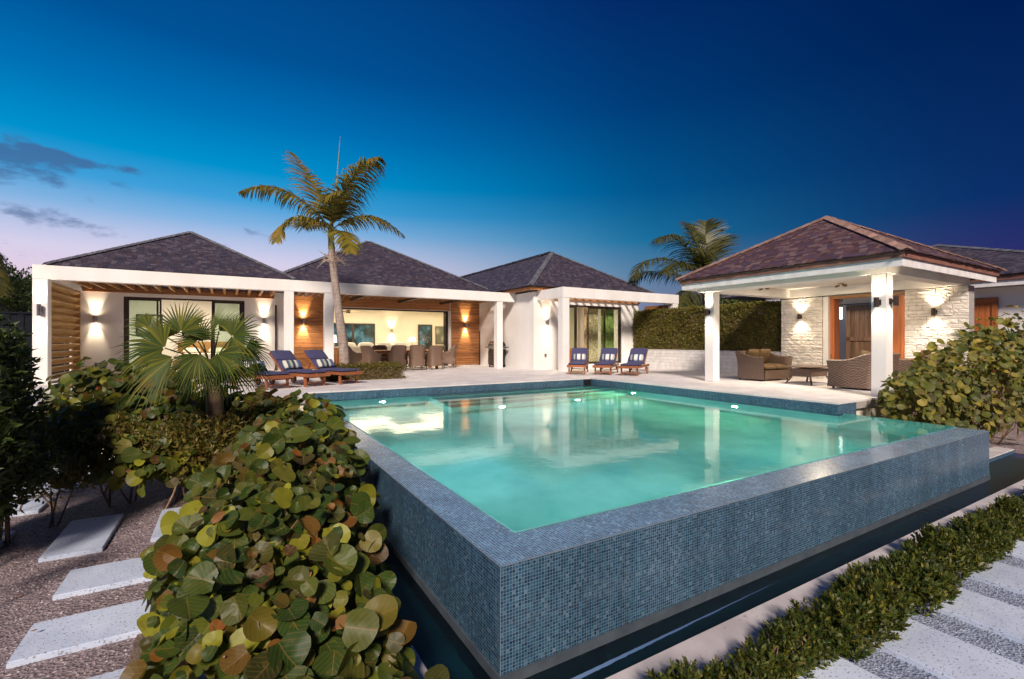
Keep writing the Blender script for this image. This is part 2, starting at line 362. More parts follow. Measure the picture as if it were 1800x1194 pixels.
def curtain_mat(name, c1, c2):
    m, nt, b, out = new_mat(name)
    g = N(nt, 'ShaderNodeNewGeometry'); vo = N(nt, 'ShaderNodeTexVoronoi'); vo.inputs['Scale'].default_value = 16; L(nt, g.outputs['Position'], vo.inputs['Vector'])
    L(nt, ramp(nt, vo.outputs['Distance'], [(.25, c1), (.55, c2)]), b.inputs['Base Color']); setp(b, Roughness=.85)
curtain_mat('beige_curtain_print', (.30, .17, .06), (.66, .50, .30)); curtain_mat('green_curtain_print', (.10, .14, .02), (.32, .38, .10))
def picture_mat():
    m, nt, b, out = new_mat('abstract_canvas')
    g = N(nt, 'ShaderNodeNewGeometry'); vo = N(nt, 'ShaderNodeTexVoronoi'); vo.inputs['Scale'].default_value = 2.2; L(nt, g.outputs['Position'], vo.inputs['Vector'])
    L(nt, ramp(nt, vo.outputs['Distance'], [(.2, (.5, .48, .38)), (.3, (.30, .30, .18)), (.5, (.20, .21, .14)), (.6, (.13, .14, .10))]), b.inputs['Base Color']); setp(b, Roughness=.6)
picture_mat()

# ------------------------------------------------------------------ mesh helpers
def V(*a): return Vector(a)
class MB:
    """collects faces for ONE mesh"""
    def __init__(s): s.v, s.f, s.var, s.uv, s.mi = [], [], [], [], []
    def face(s, pts, var=0.0, uv=None, mi=0):
        i = len(s.v); s.v.extend([tuple(p) for p in pts]); s.f.append(tuple(range(i, i+len(pts)))); s.var.append(var)
        s.uv.append(uv if uv else [(0, 0)]*len(pts)); s.mi.append(mi)
    def box(s, x0, y0, z0, x1, y1, z1, var=0.0, M=None, uvm=False):
        c = [V(x, y, z) for z in (z0, z1) for y in (y0, y1) for x in (x0, x1)]
        q = [(0, 2, 3, 1), (4, 5, 7, 6), (0, 1, 5, 4), (2, 6, 7, 3), (0, 4, 6, 2), (1, 3, 7, 5)]
        ax = [(0, 1), (0, 1), (0, 2), (0, 2), (1, 2), (1, 2)]
        for f, a in zip(q, ax):
            pts = [c[k] for k in f]; uv = [(p[a[0]], p[a[1]]) for p in pts]
            if M is not None: pts = [M @ p for p in pts]
            s.face(pts, var, uv)
        return s
    def beam(s, a, b, w, h, up=V(0, 0, 1), var=0.0):
        a, b = V(*a), V(*b); d = (b-a); Ln = d.length; d.normalize()
        x = d.cross(up); x = V(1, 0, 0) if x.length < 1e-4 else x.normalized(); z = x.cross(d)
        M = Matrix.Translation(a) @ Matrix((x, d, z)).transposed().to_4x4()
        return s.box(-w/2, 0, -h/2, w/2, Ln, h/2, var, M)
    def tube(s, pts, rad, n=8, var=0.0, cap=True):
        pts = [V(*p) for p in pts]
        if not hasattr(rad, '__len__'): rad = [rad]*len(pts)
        rings = []; ref = V(0, 0, 1)
        for i, p in enumerate(pts):
            d = (pts[min(i+1, len(pts)-1)] - pts[max(i-1, 0)]).normalized()
            x = d.cross(ref)
            if x.length < .05: x = d.cross(V(1, 0, 0))
            x.normalize(); y = d.cross(x); y.normalize(); ref = y.cross(d) if False else ref
            rings.append([p + x*rad[i]*math.cos(2*math.pi*k/n) + y*rad[i]*math.sin(2*math.pi*k/n) for k in range(n)])
        ln = 0
        for i in range(len(pts)-1):
            l2 = ln + (pts[i+1]-pts[i]).length
            for k in range(n):
                k2 = (k+1) % n
                s.face([rings[i][k], rings[i+1][k], rings[i+1][k2], rings[i][k2]], var, [(k/n, ln), (k/n, l2), ((k+1)/n, l2), ((k+1)/n, ln)])
            ln = l2
        if cap:
            s.face(list(reversed(rings[0])), var); s.face(rings[-1], var)
        return s
    def build(s, name, mat, parent=None, smooth=False, bevel=0, mats=None):
        me = bpy.data.meshes.new(name); me.from_pydata(s.v, [], s.f); me.update()
        if any(s.var):
            a = me.attributes.new('var', 'FLOAT', 'FACE'); a.data.foreach_set('value', s.var)
        ul = me.uv_layers.new(name='UVMap'); flat = [c for u in s.uv for p in u for c in p]; ul.data.foreach_set('uv', flat)
        for mn in (mats or [mat]): me.materials.append(MATS[mn])
        if mats: me.polygons.foreach_set('material_index', s.mi)
        if smooth or bevel:
            bm = bmesh.new(); bm.from_mesh(me); bmesh.ops.remove_doubles(bm, verts=bm.verts, dist=1e-5)
            if bevel: bmesh.ops.bevel(bm, geom=[e for e in bm.edges if len(e.link_faces) == 2 and e.calc_face_angle(0) > .6], offset=bevel, segments=2, affect='EDGES', clamp_overlap=True)
            bmesh.ops.recalc_face_normals(bm, faces=bm.faces)
            if smooth:
                for f in bm.faces: f.smooth = True
            bm.to_mesh(me); bm.free()
            if smooth: me.set_sharp_from_angle(angle=R(50))
        o = bpy.data.objects.new(name, me); COL.objects.link(o)
        if parent is not None: o.parent = parent
        return o
def tag(o, label=None, cat=None, group=None, kind=None):
    for k, v in (('label', label), ('category', cat), ('group', group), ('kind', kind)):
        if v: o[k] = v
    return o
def thing(name, label, cat, loc=(0, 0, 0), rz=0, group=None):
    o = bpy.data.objects.new(name, None); COL.objects.link(o); o.location = loc; o.rotation_euler = (0, 0, rz)
    o.empty_display_size = .1
    return tag(o, label, cat, group)
def copy_tree(o, parent=None):
    c = o.copy(); COL.objects.link(c)
    if parent is not None: c.parent = parent
    for ch in list(o.children): copy_tree(ch, c)
    return c
def boxo(name, mat, parent, x0, y0, z0, x1, y1, z1, bevel=0.0):
    return MB().box(x0, y0, z0, x1, y1, z1).build(name, mat, parent, bevel=bevel)
_unit = {}
def unit_mesh(mat, kind='box'):
    """shared piece meshes: a softly chamfered box one unit long each way (centred)"""
    k = (mat, kind)
    if k in _unit: return _unit[k]
    m = MB()
    if kind == 'box': m.box(-.5, -.5, -.5, .5, .5, .5)
    else:   # split-face stone: rough proud front (towards -X) on a box
        rr = random.Random(int(kind[-1])*31)
        n, k2 = 5, 3
        g = [[V(-.5 - rr.uniform(-.02, .17)*(0.25 if (i in (0, n) or j in (0, k2)) else 1), -.5+i/n, -.5+j/k2) for j in range(k2+1)] for i in range(n+1)]
        for i in range(n):
            for j in range(k2): m.face([g[i][j], g[i][j+1], g[i+1][j+1], g[i+1][j]])
        for i in range(n):
            m.face([g[i][k2], V(.5, g[i][k2].y, .5), V(.5, g[i+1][k2].y, .5), g[i+1][k2]])
            m.face([g[i][0], g[i+1][0], V(.5, g[i+1][0].y, -.5), V(.5, g[i][0].y, -.5)])
        for i, fl in ((0, 1), (n, 0)):
            q = [g[i][0], V(.5, g[i][0].y, -.5), V(.5, g[i][k2].y, .5), g[i][k2]]
            m.face(q if fl else q[::-1])
    o = m.build('piece', mat); me = o.data; bpy.data.objects.remove(o); me.name = 'piece_'+mat; _unit[k] = me
    return me
CAMV = V(0, 0, EYE)
def pieces(parent, name, mat, items, limit=300, rest='', kinds=('box',)):
    """items: (centre, (sx,sy,sz), rot Matrix3 or None). Nearest ones are objects, the rest one stuff mesh."""
    items = sorted(items, key=lambda t: (V(*t[0])-CAMV).length)
    for c, s, r in items[:limit]:
        me = unit_mesh(mat, random.choice(kinds))
        o = bpy.data.objects.new(name, me); COL.objects.link(o); o.parent = parent
        M = Matrix.Translation(V(*c)) @ (r.to_4x4() if r is not None else Matrix()) @ Matrix.Diagonal((*s, 1))
        o.matrix_local = M
    if items[limit:]:
        mb = MB(); 
        for c, s, r in items[limit:]:
            M = Matrix.Translation(V(*c)) @ (r.to_4x4() if r is not None else Matrix())
            mb.box(-s[0]/2, -s[1]/2, -s[2]/2, s[0]/2, s[1]/2, s[2]/2, random.random(), M)
        o = mb.build(rest or name+'_field', mat, parent); o['kind'] = 'stuff'
def spot(parent, loc, direction, energy, size=60, blend=.5, col=(1, .80, .55), rad=.03, name='bulb'):
    l = bpy.data.lights.new(name, 'SPOT'); l.energy = energy; l.spot_size = R(size); l.spot_blend = blend; l.color = col; l.shadow_soft_size = rad
    o = bpy.data.objects.new(name, l); COL.objects.link(o); o.parent = parent; o.location = loc
    o.rotation_euler = V(*direction).to_track_quat('-Z', 'Y').to_euler(); return o
def area(parent, loc, direction, energy, sx, sy=None, col=(1, .82, .58), name='ceiling_light', spread=180):
    l = bpy.data.lights.new(name, 'AREA'); l.energy = energy; l.shape = 'RECTANGLE'; l.size = sx; l.size_y = sy or sx; l.color = col; l.spread = R(spread)
    o = bpy.data.objects.new(name, l); COL.objects.link(o); o.parent = parent; o.location = loc
    o.rotation_euler = V(*direction).to_track_quat('-Z', 'Y').to_euler(); return o

# ================================================================== SETTING
GZ = -.93            # garden level, metres below the deck
def sheet(name, mat, rects, z, kind='structure', hole=None):
    m = MB()
    for x0, y0, x1, y1 in rects: m.face([V(x0, y0, z), V(x1, y0, z), V(x1, y1, z), V(x0, y1, z)], 0, [(x0, y0), (x1, y0), (x1, y1), (x0, y1)])
    o = m.build(name, mat); o['kind'] = kind; return o
B = 400
HX0, HX1, HY0, HY1 = .95, 12.35, 2.0, 11.5      # hole for pool and catch basin
sheet('ground', 'sandy_gravel', [(-B, -B, B, HY0), (-B, HY0, HX0, HY1), (HX1, HY0, B, HY1), (-B, HY1, B, B)], GZ)
sheet('planting_bed', 'soil', [(9.72, 3.05, 12.40, 4.60)], GZ-.004)
# crushed stone of the right-hand path, 4 mm above the ground sheet
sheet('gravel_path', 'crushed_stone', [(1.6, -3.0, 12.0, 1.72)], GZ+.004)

# ---- deck: slab plus single pavers
deck = MB()
DE = 11.28           # far edge of the pool
for r in ((-5.6, 10.55, 1.40, 25), (1.40, DE, 9.50, 25), (9.50, 4.42, 21, 25)):
    deck.box(r[0], r[1], -.16, r[2], r[3], -.032)
deck_o = deck.build('deck', 'mortar'); deck_o['kind'] = 'structure'
dk = []
pw, pd = .60, .40
x = -5.6; j = 0
def in_deck(x0, y0, x1, y1):
    if x1 <= 1.41: return y0 >= 10.54
    if x1 <= 9.51: return y0 >= DE-.005
    return y0 >= 4.41
def cells(x0, x1, y0, y1):
    out = []; nx = max(1, round((x1-x0)/pw)); ny = max(1, round((y1-y0)/pd)); a, b = (x1-x0)/nx, (y1-y0)/ny
    for jy in range(ny):
        sh = a/2 if jy % 2 else 0
        xs = sorted(set([x0] + [x0+sh+i*a for i in range(nx+1) if x0 < x0+sh+i*a < x1-.01] + [x1]))
        for i in range(len(xs)-1):
            w = xs[i+1]-xs[i]
            out.append(((xs[i]+w/2, y0+(jy+.5)*b, -.016), (w-.013, b-.013, .032+random.uniform(-.0015, .0015)), None))
    return out
dk += cells(-5.6, 1.40, 10.55, 17.0) + cells(1.40, 9.50, DE, 17.0) + cells(9.50, 17.0, 4.42, 17.0) + cells(-4.4, 15.4, 17.0, 20.3)
dk = [d for d in dk if not (d[0][0] > 15.45 and d[0][1] > 9)]
pieces(deck_o, 'paver', 'deck_stone', dk, 300, 'paver_field')
# outer skirt of the terrace: rendered wall below the overhanging slab, with tile return by the pool
rw = MB(); rw.box(10.19, 4.50, GZ-.1, 16.9, 4.62, -.16); o = rw.build('terrace_wall', 'cream_wall'); o['kind'] = 'structure'
rw = MB(); rw.box(-5.55, 10.6, GZ-.1, 1.36, 10.7, -.16); o = rw.build('terrace_wall', 'cream_wall'); o['kind'] = 'structure'

# ---- pool
pool = thing('swimming_pool', 'raised infinity pool faced in blue glass mosaic between terrace and planting', 'pool')
PX0, PXI, PX1 = 1.38, 1.71, 9.70
PY0, PYI, PY1 = 2.46, 2.84, DE
ZC, ZB, PF = -.215, -.863, -1.75
WZ = -.205
m = MB()
def q_uv(mb, p, uvs, **k): mb.face([V(*a) for a in p], 0, uvs, **k)
# outer front wall (faces -Y) and left wall (faces -X)
wl_ = MB()
q_uv(wl_, [(PX0, PY0, ZB), (PX1, PY0, ZB), (PX1, PY0, ZC), (PX0, PY0, ZC)], [(PX0, ZB), (PX1, ZB), (PX1, ZC), (PX0, ZC)])
q_uv(wl_, [(PX0, PY1, ZB), (PX0, PY0, ZB), (PX0, PY0, ZC), (PX0, PY1, ZC)], [(PY1, ZB), (PY0, ZB), (PY0, ZC), (PY1, ZC)])
q_uv(wl_, [(PX1, PY0, ZB), (PX1, 4.42, ZB), (PX1, 4.42, ZC), (PX1, PY0, ZC)], [(PY0, ZB), (4.42, ZB), (4.42, ZC), (PY0, ZC)])
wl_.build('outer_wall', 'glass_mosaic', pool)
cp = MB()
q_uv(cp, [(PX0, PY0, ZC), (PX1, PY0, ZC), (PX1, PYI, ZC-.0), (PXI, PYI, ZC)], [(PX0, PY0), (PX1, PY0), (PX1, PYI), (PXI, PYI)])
cp.build('coping', 'skylit_coping_mosaic', pool)
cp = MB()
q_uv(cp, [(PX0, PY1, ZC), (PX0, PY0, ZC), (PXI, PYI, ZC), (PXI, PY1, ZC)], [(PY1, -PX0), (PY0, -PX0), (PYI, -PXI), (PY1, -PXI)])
cp.build('coping', 'skylit_coping_mosaic', pool)
# rounded grout line along the outer arris and a render band at the foot of the wall
g = MB(); g.beam((PX0, PY0, ZC-.001), (PX1, PY0, ZC-.001), .006, .006); g.beam((PX0, PY0, ZC-.001), (PX0, PY1, ZC-.001), .006, .006); g.beam((PX0, PY0, ZC), (PX0, PY0, ZB), .004, .004)
g.build('edge_trim', 'edge_tile', pool)
g = MB(); g.box(PX0-.012, PY0-.012, ZB-.30, PX1, PY0+.1, ZB); g.box(PX0-.0115, PY0+.1, ZB-.30, PX0+.1, PY1, ZB-.0005); g.build('wall_foot', 'foot_render', pool)
# tiled waterline under the deck edge (far side and right side)
wt = MB()
q_uv(wt, [(PX0, DE-.004, -.45), (9.5, DE-.004, -.45), (9.5, DE-.004, -.034), (PX0, DE-.004, -.034)], [(PX0, -.45), (9.5, -.45), (9.5, -.034), (PX0, -.034)])
q_uv(wt, [(9.496, 11.28, -.45), (9.496, 4.416, -.45), (9.496, 4.416, -.034), (9.496, 11.28, -.034)], [(11.28, -.45), (4.41, -.45), (4.41, -.034), (11.28, -.034)])
q_uv(wt, [(9.496, 4.416, -.45), (10.19, 4.416, -.45), (10.19, 4.416, -.034), (9.496, 4.416, -.034)], [(9.5, -.45), (10.19, -.45), (10.19, -.034), (9.5, -.034)])
wt.build('waterline_tile', 'glass_mosaic', pool)
# basin interior
bs = MB()
bs.face([V(PXI, PYI, PF), V(9.70, PYI, PF), V(9.70, PY1, PF), V(PXI, PY1, PF)])
bs.face([V(PXI, PYI, PF), V(PXI, PY1, PF), V(PXI, PY1, ZC-.002), V(PXI, PYI, ZC-.002)])
bs.face([V(PXI, PYI, PF), V(PXI, PYI, ZC-.002), V(9.70, PYI, ZC-.002), V(9.70, PYI, PF)])
bs.face([V(PXI, PY1-.002, PF), V(9.5, PY1-.002, PF), V(9.5, PY1-.002, -.45), V(PXI, PY1-.002, -.45)])
bs.face([V(9.49, 4.41, PF), V(9.49, PY1, PF), V(9.49, PY1, -.45), V(9.49, 4.41, -.45)])
bs.face([V(9.49, 4.41, PF), V(9.49, 4.41, -.45), V(9.70, 4.41, -.45), V(9.70, 4.41, PF)])
bs.face([V(9.695, PYI, PF), V(9.695, 4.42, PF), V(9.695, 4.42, WZ-.001), V(9.695, PYI, WZ-.001)])
bs.build('basin', 'pool_plaster', pool)
# wide entry steps along the far side
for i in range(4):
    boxo('step', 'pool_plaster', pool, 4.2, PY1-.40*(i+1), -1.72, 9.48, PY1-.40*i-.004, -.40-.23*i)
# skimmer weir box in the far corner
boxo('weir', 'black_metal', pool, 9.2, 11.22, -.20, 9.45, 11.27, -.04)
# underwater lamps set in the walls
def pool_lamp(x, y, z, d, mat, e, col, size=.16):
    mb = MB(); D = V(*d); up = V(0, 0, 1); s = D.cross(up).normalized()
    n = 16
    rim = [V(x, y, z)+D*.03+s*math.cos(2*math.pi*k/n)*.085+up*math.sin(2*math.pi*k/n)*.085 for k in range(n)]
    rim0 = [p - D*.03 for p in rim]
    for k in range(n): mb.face([rim0[k], rim0[(k+1) % n], rim[(k+1) % n], rim[k]])
    r = mb.build('pool_lamp', 'steel', pool)
    lm = MB(); lm.face([p - (p-(V(x, y, z)+D*.03))*.15 for p in rim]); ln = lm.build('lens', mat, r)
    for p in (r,):
        a = area(r, tuple(V(x, y, z)+D*.06), d, e, .12, .12, col, 'underwater_light'); a.visible_camera = True
    return r
for X_ in (3.1, 5.4, 7.6): pool_lamp(X_, PY1-.03-(1.66 if X_ > 4 else 0), -.95 if X_ < 4 else -1.40, (0, -1, .02), 'pool_lens', 30, (.50, .98, 1.0))
pool_lamp(9.46, 9.4, -.85, (-1, 0, 0), 'green_lens', 40, (.30, 1, .52))
pool_lamp(9.46, 6.4, -.85, (-1, 0, 0), 'green_lens', 36, (.34, 1, .58))
pool_lamp(4.0, PYI+.03, -.95, (0, 1, 0), 'pool_lens', 33, (.50, 1.0, .98))  # this and the next two lamps are added to light the basin evenly
pool_lamp(7.4, PYI+.03, -.95, (0, 1, 0), 'pool_lens', 29, (.38, 1, .90))
pool_lamp(PXI+.03, 6.3, -.95, (1, 0, 0), 'pool_lens', 38, (.50, .95, 1.0))

wm = MB(); wm.face([V(PXI-.004, PYI-.004, WZ), V(9.702, PYI-.004, WZ), V(9.702, 4.418, WZ), V(PXI-.004, 4.418, WZ)])
wm.face([V(PXI-.004, 4.418, WZ), V(9.494, 4.418, WZ), V(9.494, DE-.005, WZ), V(PXI-.004, DE-.005, WZ)])
# thin lip of water running over the coping edge towards the camera
o = wm.build('pool_water', 'pool_water', smooth=True); o['kind'] = 'structure'
# catch basin round the raised pool
tb = MB()
tb.box(HX0-.1, HY0-.1, -1.5, HX1+.1, PY0+.1, -1.4); tb.box(HX0-.1, PY0, -1.5, PX0+.1, HY1, -1.401)
tb.box(PX1+.002, PY0, -1.5, HX1+.1, 4.6, -1.4005)
o = tb.build('catch_basin', 'trough_plaster'); o['kind'] = 'structure'
lg = MB(); lg.box(.78, 1.78, -1.45, 12.4, 2.13, -.855); o = lg.build('stone_ledge', 'ledge_stone', bevel=.012); o['kind'] = 'structure'
lg = MB(); lg.box(.74, 2.132, -1.45, 1.03, 11.0, -.8565); o = lg.build('stone_ledge', 'ledge_stone', bevel=.012); o['kind'] = 'structure'
lg = MB(); lg.box(9.72, 2.80, -1.45, 12.4, 3.08, -.86); o = lg.build('stone_ledge', 'ledge_stone', bevel=.012); o['kind'] = 'structure'
ft = MB(); q_uv(ft, [(9.72, 2.796, -1.3), (12.4, 2.796, -1.3), (12.4, 2.796, -.868), (9.72, 2.796, -.868)], [(9.7, -1.3), (12.4, -1.3), (12.4, -.868), (9.7, -.868)])
o = ft.build('basin_tile', 'glass_mosaic'); o['kind'] = 'structure'
wm = MB()
wm.face([V(1.03, 2.132, -.93), V(12.4, 2.132, -.93), V(12.4, 2.795, -.93), V(1.03, 2.795, -.93)])
wm.face([V(1.03, 2.795, -.93), V(PX0+.05, 2.795, -.93), V(PX0+.05, 11.2, -.93), V(1.03, 11.2, -.93)])
o = wm.build('trough_water', 'trough_water'); o['kind'] = 'structure'

# ---- stepping slabs
def slab(x0, y0, x1, y1, label, z=GZ, rot=0, grp='stepping slabs of the left garden path'):
    cx, cy = (x0+x1)/2, (y0+y1)/2
    m = MB().box(-(x1-x0)/2, -(y1-y0)/2, -.02, (x1-x0)/2, (y1-y0)/2, .040)
    o = m.build('stepping_stone', 'coral_stone', bevel=.006); o.location = (cx, cy, z); o.rotation_euler = (0, 0, R(rot)); tag(o, label, 'stepping stone', grp)
LP = 'stepping slabs of the left garden path'
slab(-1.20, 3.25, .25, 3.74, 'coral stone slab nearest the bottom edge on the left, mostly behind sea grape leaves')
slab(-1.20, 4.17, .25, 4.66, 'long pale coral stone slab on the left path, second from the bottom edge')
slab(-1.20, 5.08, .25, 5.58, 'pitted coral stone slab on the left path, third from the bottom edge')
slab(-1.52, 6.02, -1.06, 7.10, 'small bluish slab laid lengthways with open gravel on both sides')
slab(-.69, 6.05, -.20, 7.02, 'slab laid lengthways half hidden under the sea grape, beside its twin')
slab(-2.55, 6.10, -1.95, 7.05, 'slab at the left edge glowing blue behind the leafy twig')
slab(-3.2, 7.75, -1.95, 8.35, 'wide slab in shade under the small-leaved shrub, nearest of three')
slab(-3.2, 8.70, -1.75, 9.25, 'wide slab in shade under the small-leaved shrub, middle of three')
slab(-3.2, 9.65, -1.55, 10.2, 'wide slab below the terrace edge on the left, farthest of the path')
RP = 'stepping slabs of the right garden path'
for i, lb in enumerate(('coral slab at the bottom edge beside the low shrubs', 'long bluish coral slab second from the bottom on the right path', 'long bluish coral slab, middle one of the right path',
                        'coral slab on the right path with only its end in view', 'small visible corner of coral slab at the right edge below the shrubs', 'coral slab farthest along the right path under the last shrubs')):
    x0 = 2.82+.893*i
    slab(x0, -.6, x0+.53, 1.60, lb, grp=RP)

# ================================================================== HOUSE
def siding(parent, mat, x0, x1, z0, z1, y, n, thick=.022, name='plank'):
    h = (z1-z0)/n
    pieces(parent, name, mat, [(((x0+x1)/2, y, z0+(i+.5)*h), (x1-x0-.004, thick+random.uniform(0, .004), h-.008), None) for i in range(n)], 300)
def sconce(label, x, y, z, nrm, e=26, tall=.20, style='steel', off=.10, colr=(1, .80, .55), size=58, grp='up and down wall lights', beam=None):
    t = thing('wall_light', label, 'wall light', (x, y, z), 0, grp)
    n_ = V(*nrm)
    pl = MB(); c = n_*.012; s = n_.cross(V(0, 0, 1))
    M = Matrix((s, n_, V(0, 0, 1))).transposed().to_4x4()
    pl.box(-.045, 0, -.055, .045, .02, .055, M=M); pl.build('mount', 'bronze' if style == 'bronze' else 'steel', t)
    ar = MB(); ar.box(-.02, .02, -.03, .02, off-.03, .03, M=M); ar.build('arm', 'bronze' if style == 'bronze' else 'steel', t)
    b = MB(); p0 = n_*off
    b.tube([p0+V(0, 0, -tall/2), p0+V(0, 0, tall/2)], .045, 14, cap=False); b.tube([p0+V(0, 0, -tall/2), p0+V(0, 0, tall/2)], .038, 14, cap=False)
    body = b.build('body', 'bronze' if style == 'bronze' else 'steel', t, smooth=True)
    for sg in (1, -1):
        ln = MB(); k = 14; zz = sg*(tall/2-.03)
        ln.face([p0+V(math.cos(2*math.pi*i/k)*.037, math.sin(2*math.pi*i/k)*.037, zz) for i in range(k)]); ln.build('lens', 'warm_lens', body)
        spot(body, tuple(p0+V(0, 0, sg*(tall/2-.015))), tuple(V(0, 0, sg) - n_*.34), e*2.4, size, .7, colr, .02)
        spot(body, tuple(p0+V(0, 0, sg*(tall/2+.01))+n_*.02), tuple(V(0, 0, sg)*.8 - n_*.25), e*.22, 165, 1.0, colr, .05)  # second wide beam, added as fill to brighten the wall
    return t
def hip_roof(parent, x0, x1, y0, y1, ze, apex, mat, sh=.14, ex=.125, ridge='ridge_wood', limit=0, ridge_limit=60, sides='fl', name='roof', ay2=None):
    """hipped roof of overlapping shingles; sides: f = front (-Y), l = left (-X), r = right, b = back"""
    ax0, ax1, ay, az = apex     # ridge from ax0 to ax1 at y=ay
    base = MB()
    A, Bq, Cq, D = V(x0, y0, ze), V(x1, y0, ze), V(x1, y1, ze), V(x0, y1, ze)
    P0, P1 = V(ax0, ay, az), V(ax1, ay if ay2 is None else ay2, az)
    if ay2 is None: base.face([A, Bq, P1, P0]); base.face([Bq, Cq, P1]); base.face([Cq, D, P0, P1]); base.face([D, A, P0])
    else: base.face([A, Bq, P0]); base.face([Bq, Cq, P1, P0]); base.face([Cq, D, P1]); base.face([D, A, P0, P1])
    base.face([D, Cq, Bq, A])
    roof = base.build(name, mat, parent)
    items = []
    def face(a, b, t0, t1):      # eave a->b, top t0 (over a) -> t1 (over b)
        u = (b-a); W = u.length; u.normalize(); mid = (t0+t1)/2; n_ = u.cross(mid-a).normalized()
        if n_.z < 0: n_ = -n_
        v = n_.cross(u); v = v if v.z > 0 else -v
        H_ = (t0-a).dot(v); rows = int(H_/ex)+1
        tilt = Matrix((u, v, n_)).transposed() @ Matrix.Rotation(R(4.5), 3, 'X')
        for r in range(rows):
            f = min(1, (r*ex)/H_); l = (t0-a).dot(u)*f; rr = W + ((t1-b).dot(u))*f
            x = l + random.uniform(-.1, .02)
            while x < rr:
                w = random.uniform(.10, .24)*sh/.17
                xa, xb = max(x, l-.01), min(x+w, rr+.01)
                if xb-xa > .03:
                    c = a + u*((xa+xb)/2) + v*(r*ex+ex*.55+random.uniform(-.012, .012)) + n_*(.022+random.uniform(0, .008))
                    items.append((tuple(c), (xb-xa-.006, ex*1.35, .016), tilt))
                x += w
    if ay2 is None:
        if 'f' in sides: face(A, Bq, P0, P1)
        if 'l' in sides: face(D, A, P0, P0)
        if 'r' in sides: face(Bq, Cq, P1, P1)
    else: face(A, Bq, P0, P0); face(D, A, P1, P0); face(Bq, Cq, P0, P1)
    items = [i for i in items]
    if limit: pieces(roof, 'shingle', mat, items, limit, 'shingle_field')
    else: pieces(roof, 'shingle', mat, items, 0, 'shingle_field')
    # hip and ridge caps
    caps = []
    def cap(a, b):
        d = b-a; Ln = d.length; d.normalize(); n = int(Ln/.22); s = d.cross(V(0, 0, 1)).normalized(); up = s.cross(d)
        for k in range(n):
            for sg in (1, -1):
                rot = Matrix((s, d, up)).transposed() @ Matrix.Rotation(R(22*sg), 3, 'Y') @ Matrix.Rotation(R(3), 3, 'X')
                c = a + d*(k+.5)*Ln/n + s*.055*sg + up*.052
                caps.append((tuple(c), (.13, Ln/n*1.25, .018), rot))
    cap(A, P0); cap(Bq, P1 if ay2 is None else P0); cap(D, P0 if ay2 is None else P1); cap(Cq, P1)
    if (P1-P0).length > .1: cap(P0, P1)
    pieces(roof, 'ridge_cap', ridge, caps, ridge_limit, 'ridge_cap_row')
    return roof

# ---------------- bedroom wing (left)
bw = thing('bedroom_wing', 'left wing of the white house with louvred screen and hipped slate-dark roof', 'house')
YW = 20.3
def wall_with_opening(parent, mat, x0, x1, z0, z1, y, th, openings, name='wall'):
    m = MB(); xs = [x0]
    for (a, b, zt, zb) in openings: xs += [a, b]
    xs.append(x1)
    for i in range(0, len(xs), 2):
        if xs[i+1]-xs[i] > .005: m.box(xs[i], y, z0, xs[i+1], y+th, z1)
    for (a, b, zt, zb) in openings:
        if z1-zt > .01: m.box(a, y, zt, b, y+th, z1)
        if zb > z0+.01: m.box(a, y, z0, b, y+th, zb)
    return m.build(name, mat, parent)
wall_with_opening(bw, 'white_stucco', -4.39, 2.14, 0, 3.05, YW, .25, [(-3.04, .49, 2.62, .0)])
boxo('column', 'white_stucco', bw, -4.39, 16.95, 0, -4.09, 17.25, 2.747, .008)
boxo('beam', 'white_stucco', bw, -4.39, 16.95, 2.75, 1.66, 17.25, 3.115)
boxo('beam', 'white_stucco', bw, -4.39, 17.252, 2.75, -4.10, YW-.002, 3.112)
boxo('column', 'white_stucco', bw, 1.53, 16.955, 0, 1.81, 17.245, 2.747, .008)
boxo('downpipe', 'bronze', bw, 1.50, 20.20, 0, 1.56, 20.26, 2.5)
ledger = boxo('ledger', 'cedar_x', bw, -4.06, 20.20, 2.74, 1.46, 20.297, 2.94)
rf = []
for i in range(15): rf.append(((-3.86+i*.372, 18.72, 2.90), (.075, 2.95, .15), None))
pieces(bw, 'rafter', 'cedar_y', rf)
hip_roof(bw, -4.5, 2.0, 18.5, 25.2, 3.30, (-1.30, -1.22, 21.75, 5.20), 'slate_shingle', ridge='grey_ridge_wood')
# the louvred side screen
scr = boxo('louver_screen', 'louver_wood', bw, -4.33, 20.22, 0, -4.12, 20.28, 2.7)
MB().box(-4.33, 17.26, 0, -4.14, 17.31, 2.7).build('frame', 'white_stucco', scr)
lv = []
for i in range(13):
    rot = Matrix.Rotation(R(-38), 3, 'Y')
    lv.append(((-4.22, 18.76, .13+i*.2065), (.25, 2.90, .045), rot))
pieces(scr, 'louver', 'louver_wood', lv)
# sliding doors
def slider(parent, x0, x1, z0, z1, y, panels, th=.055, label=None, openp=()):
    f = MB()
    f.box(x0, y, z1-.06, x1, y+.12, z1); f.box(x0, y, z0, x0+.06, y+.12, z1-.06); f.box(x1-.06, y, z0, x1, y+.12, z1-.06); f.box(x0+.06, y, z0, x1-.06, y+.12, z0+.04)
    fr = f.build('sliding_door', 'bronze', parent)
    for (a, b, yo) in panels:
        g = MB(); 
        g.box(a, y+yo, z0+.04, a+th, y+yo+.035, z1-.06); g.box(b-th, y+yo, z0+.04, b, y+yo+.035, z1-.06)
        g.box(a+th, y+yo, z1-.06-th, b-th, y+yo+.035, z1-.06); g.box(a+th, y+yo, z0+.04, b-th, y+yo+.035, z0+.04+th)
        g.build('door_frame', 'bronze', fr)
        p = MB(); p.box(a+th, y+yo+.012, z0+.04+th, b-th, y+yo+.020, z1-.06-th); p.build('pane', 'window_glass', fr)
    return fr
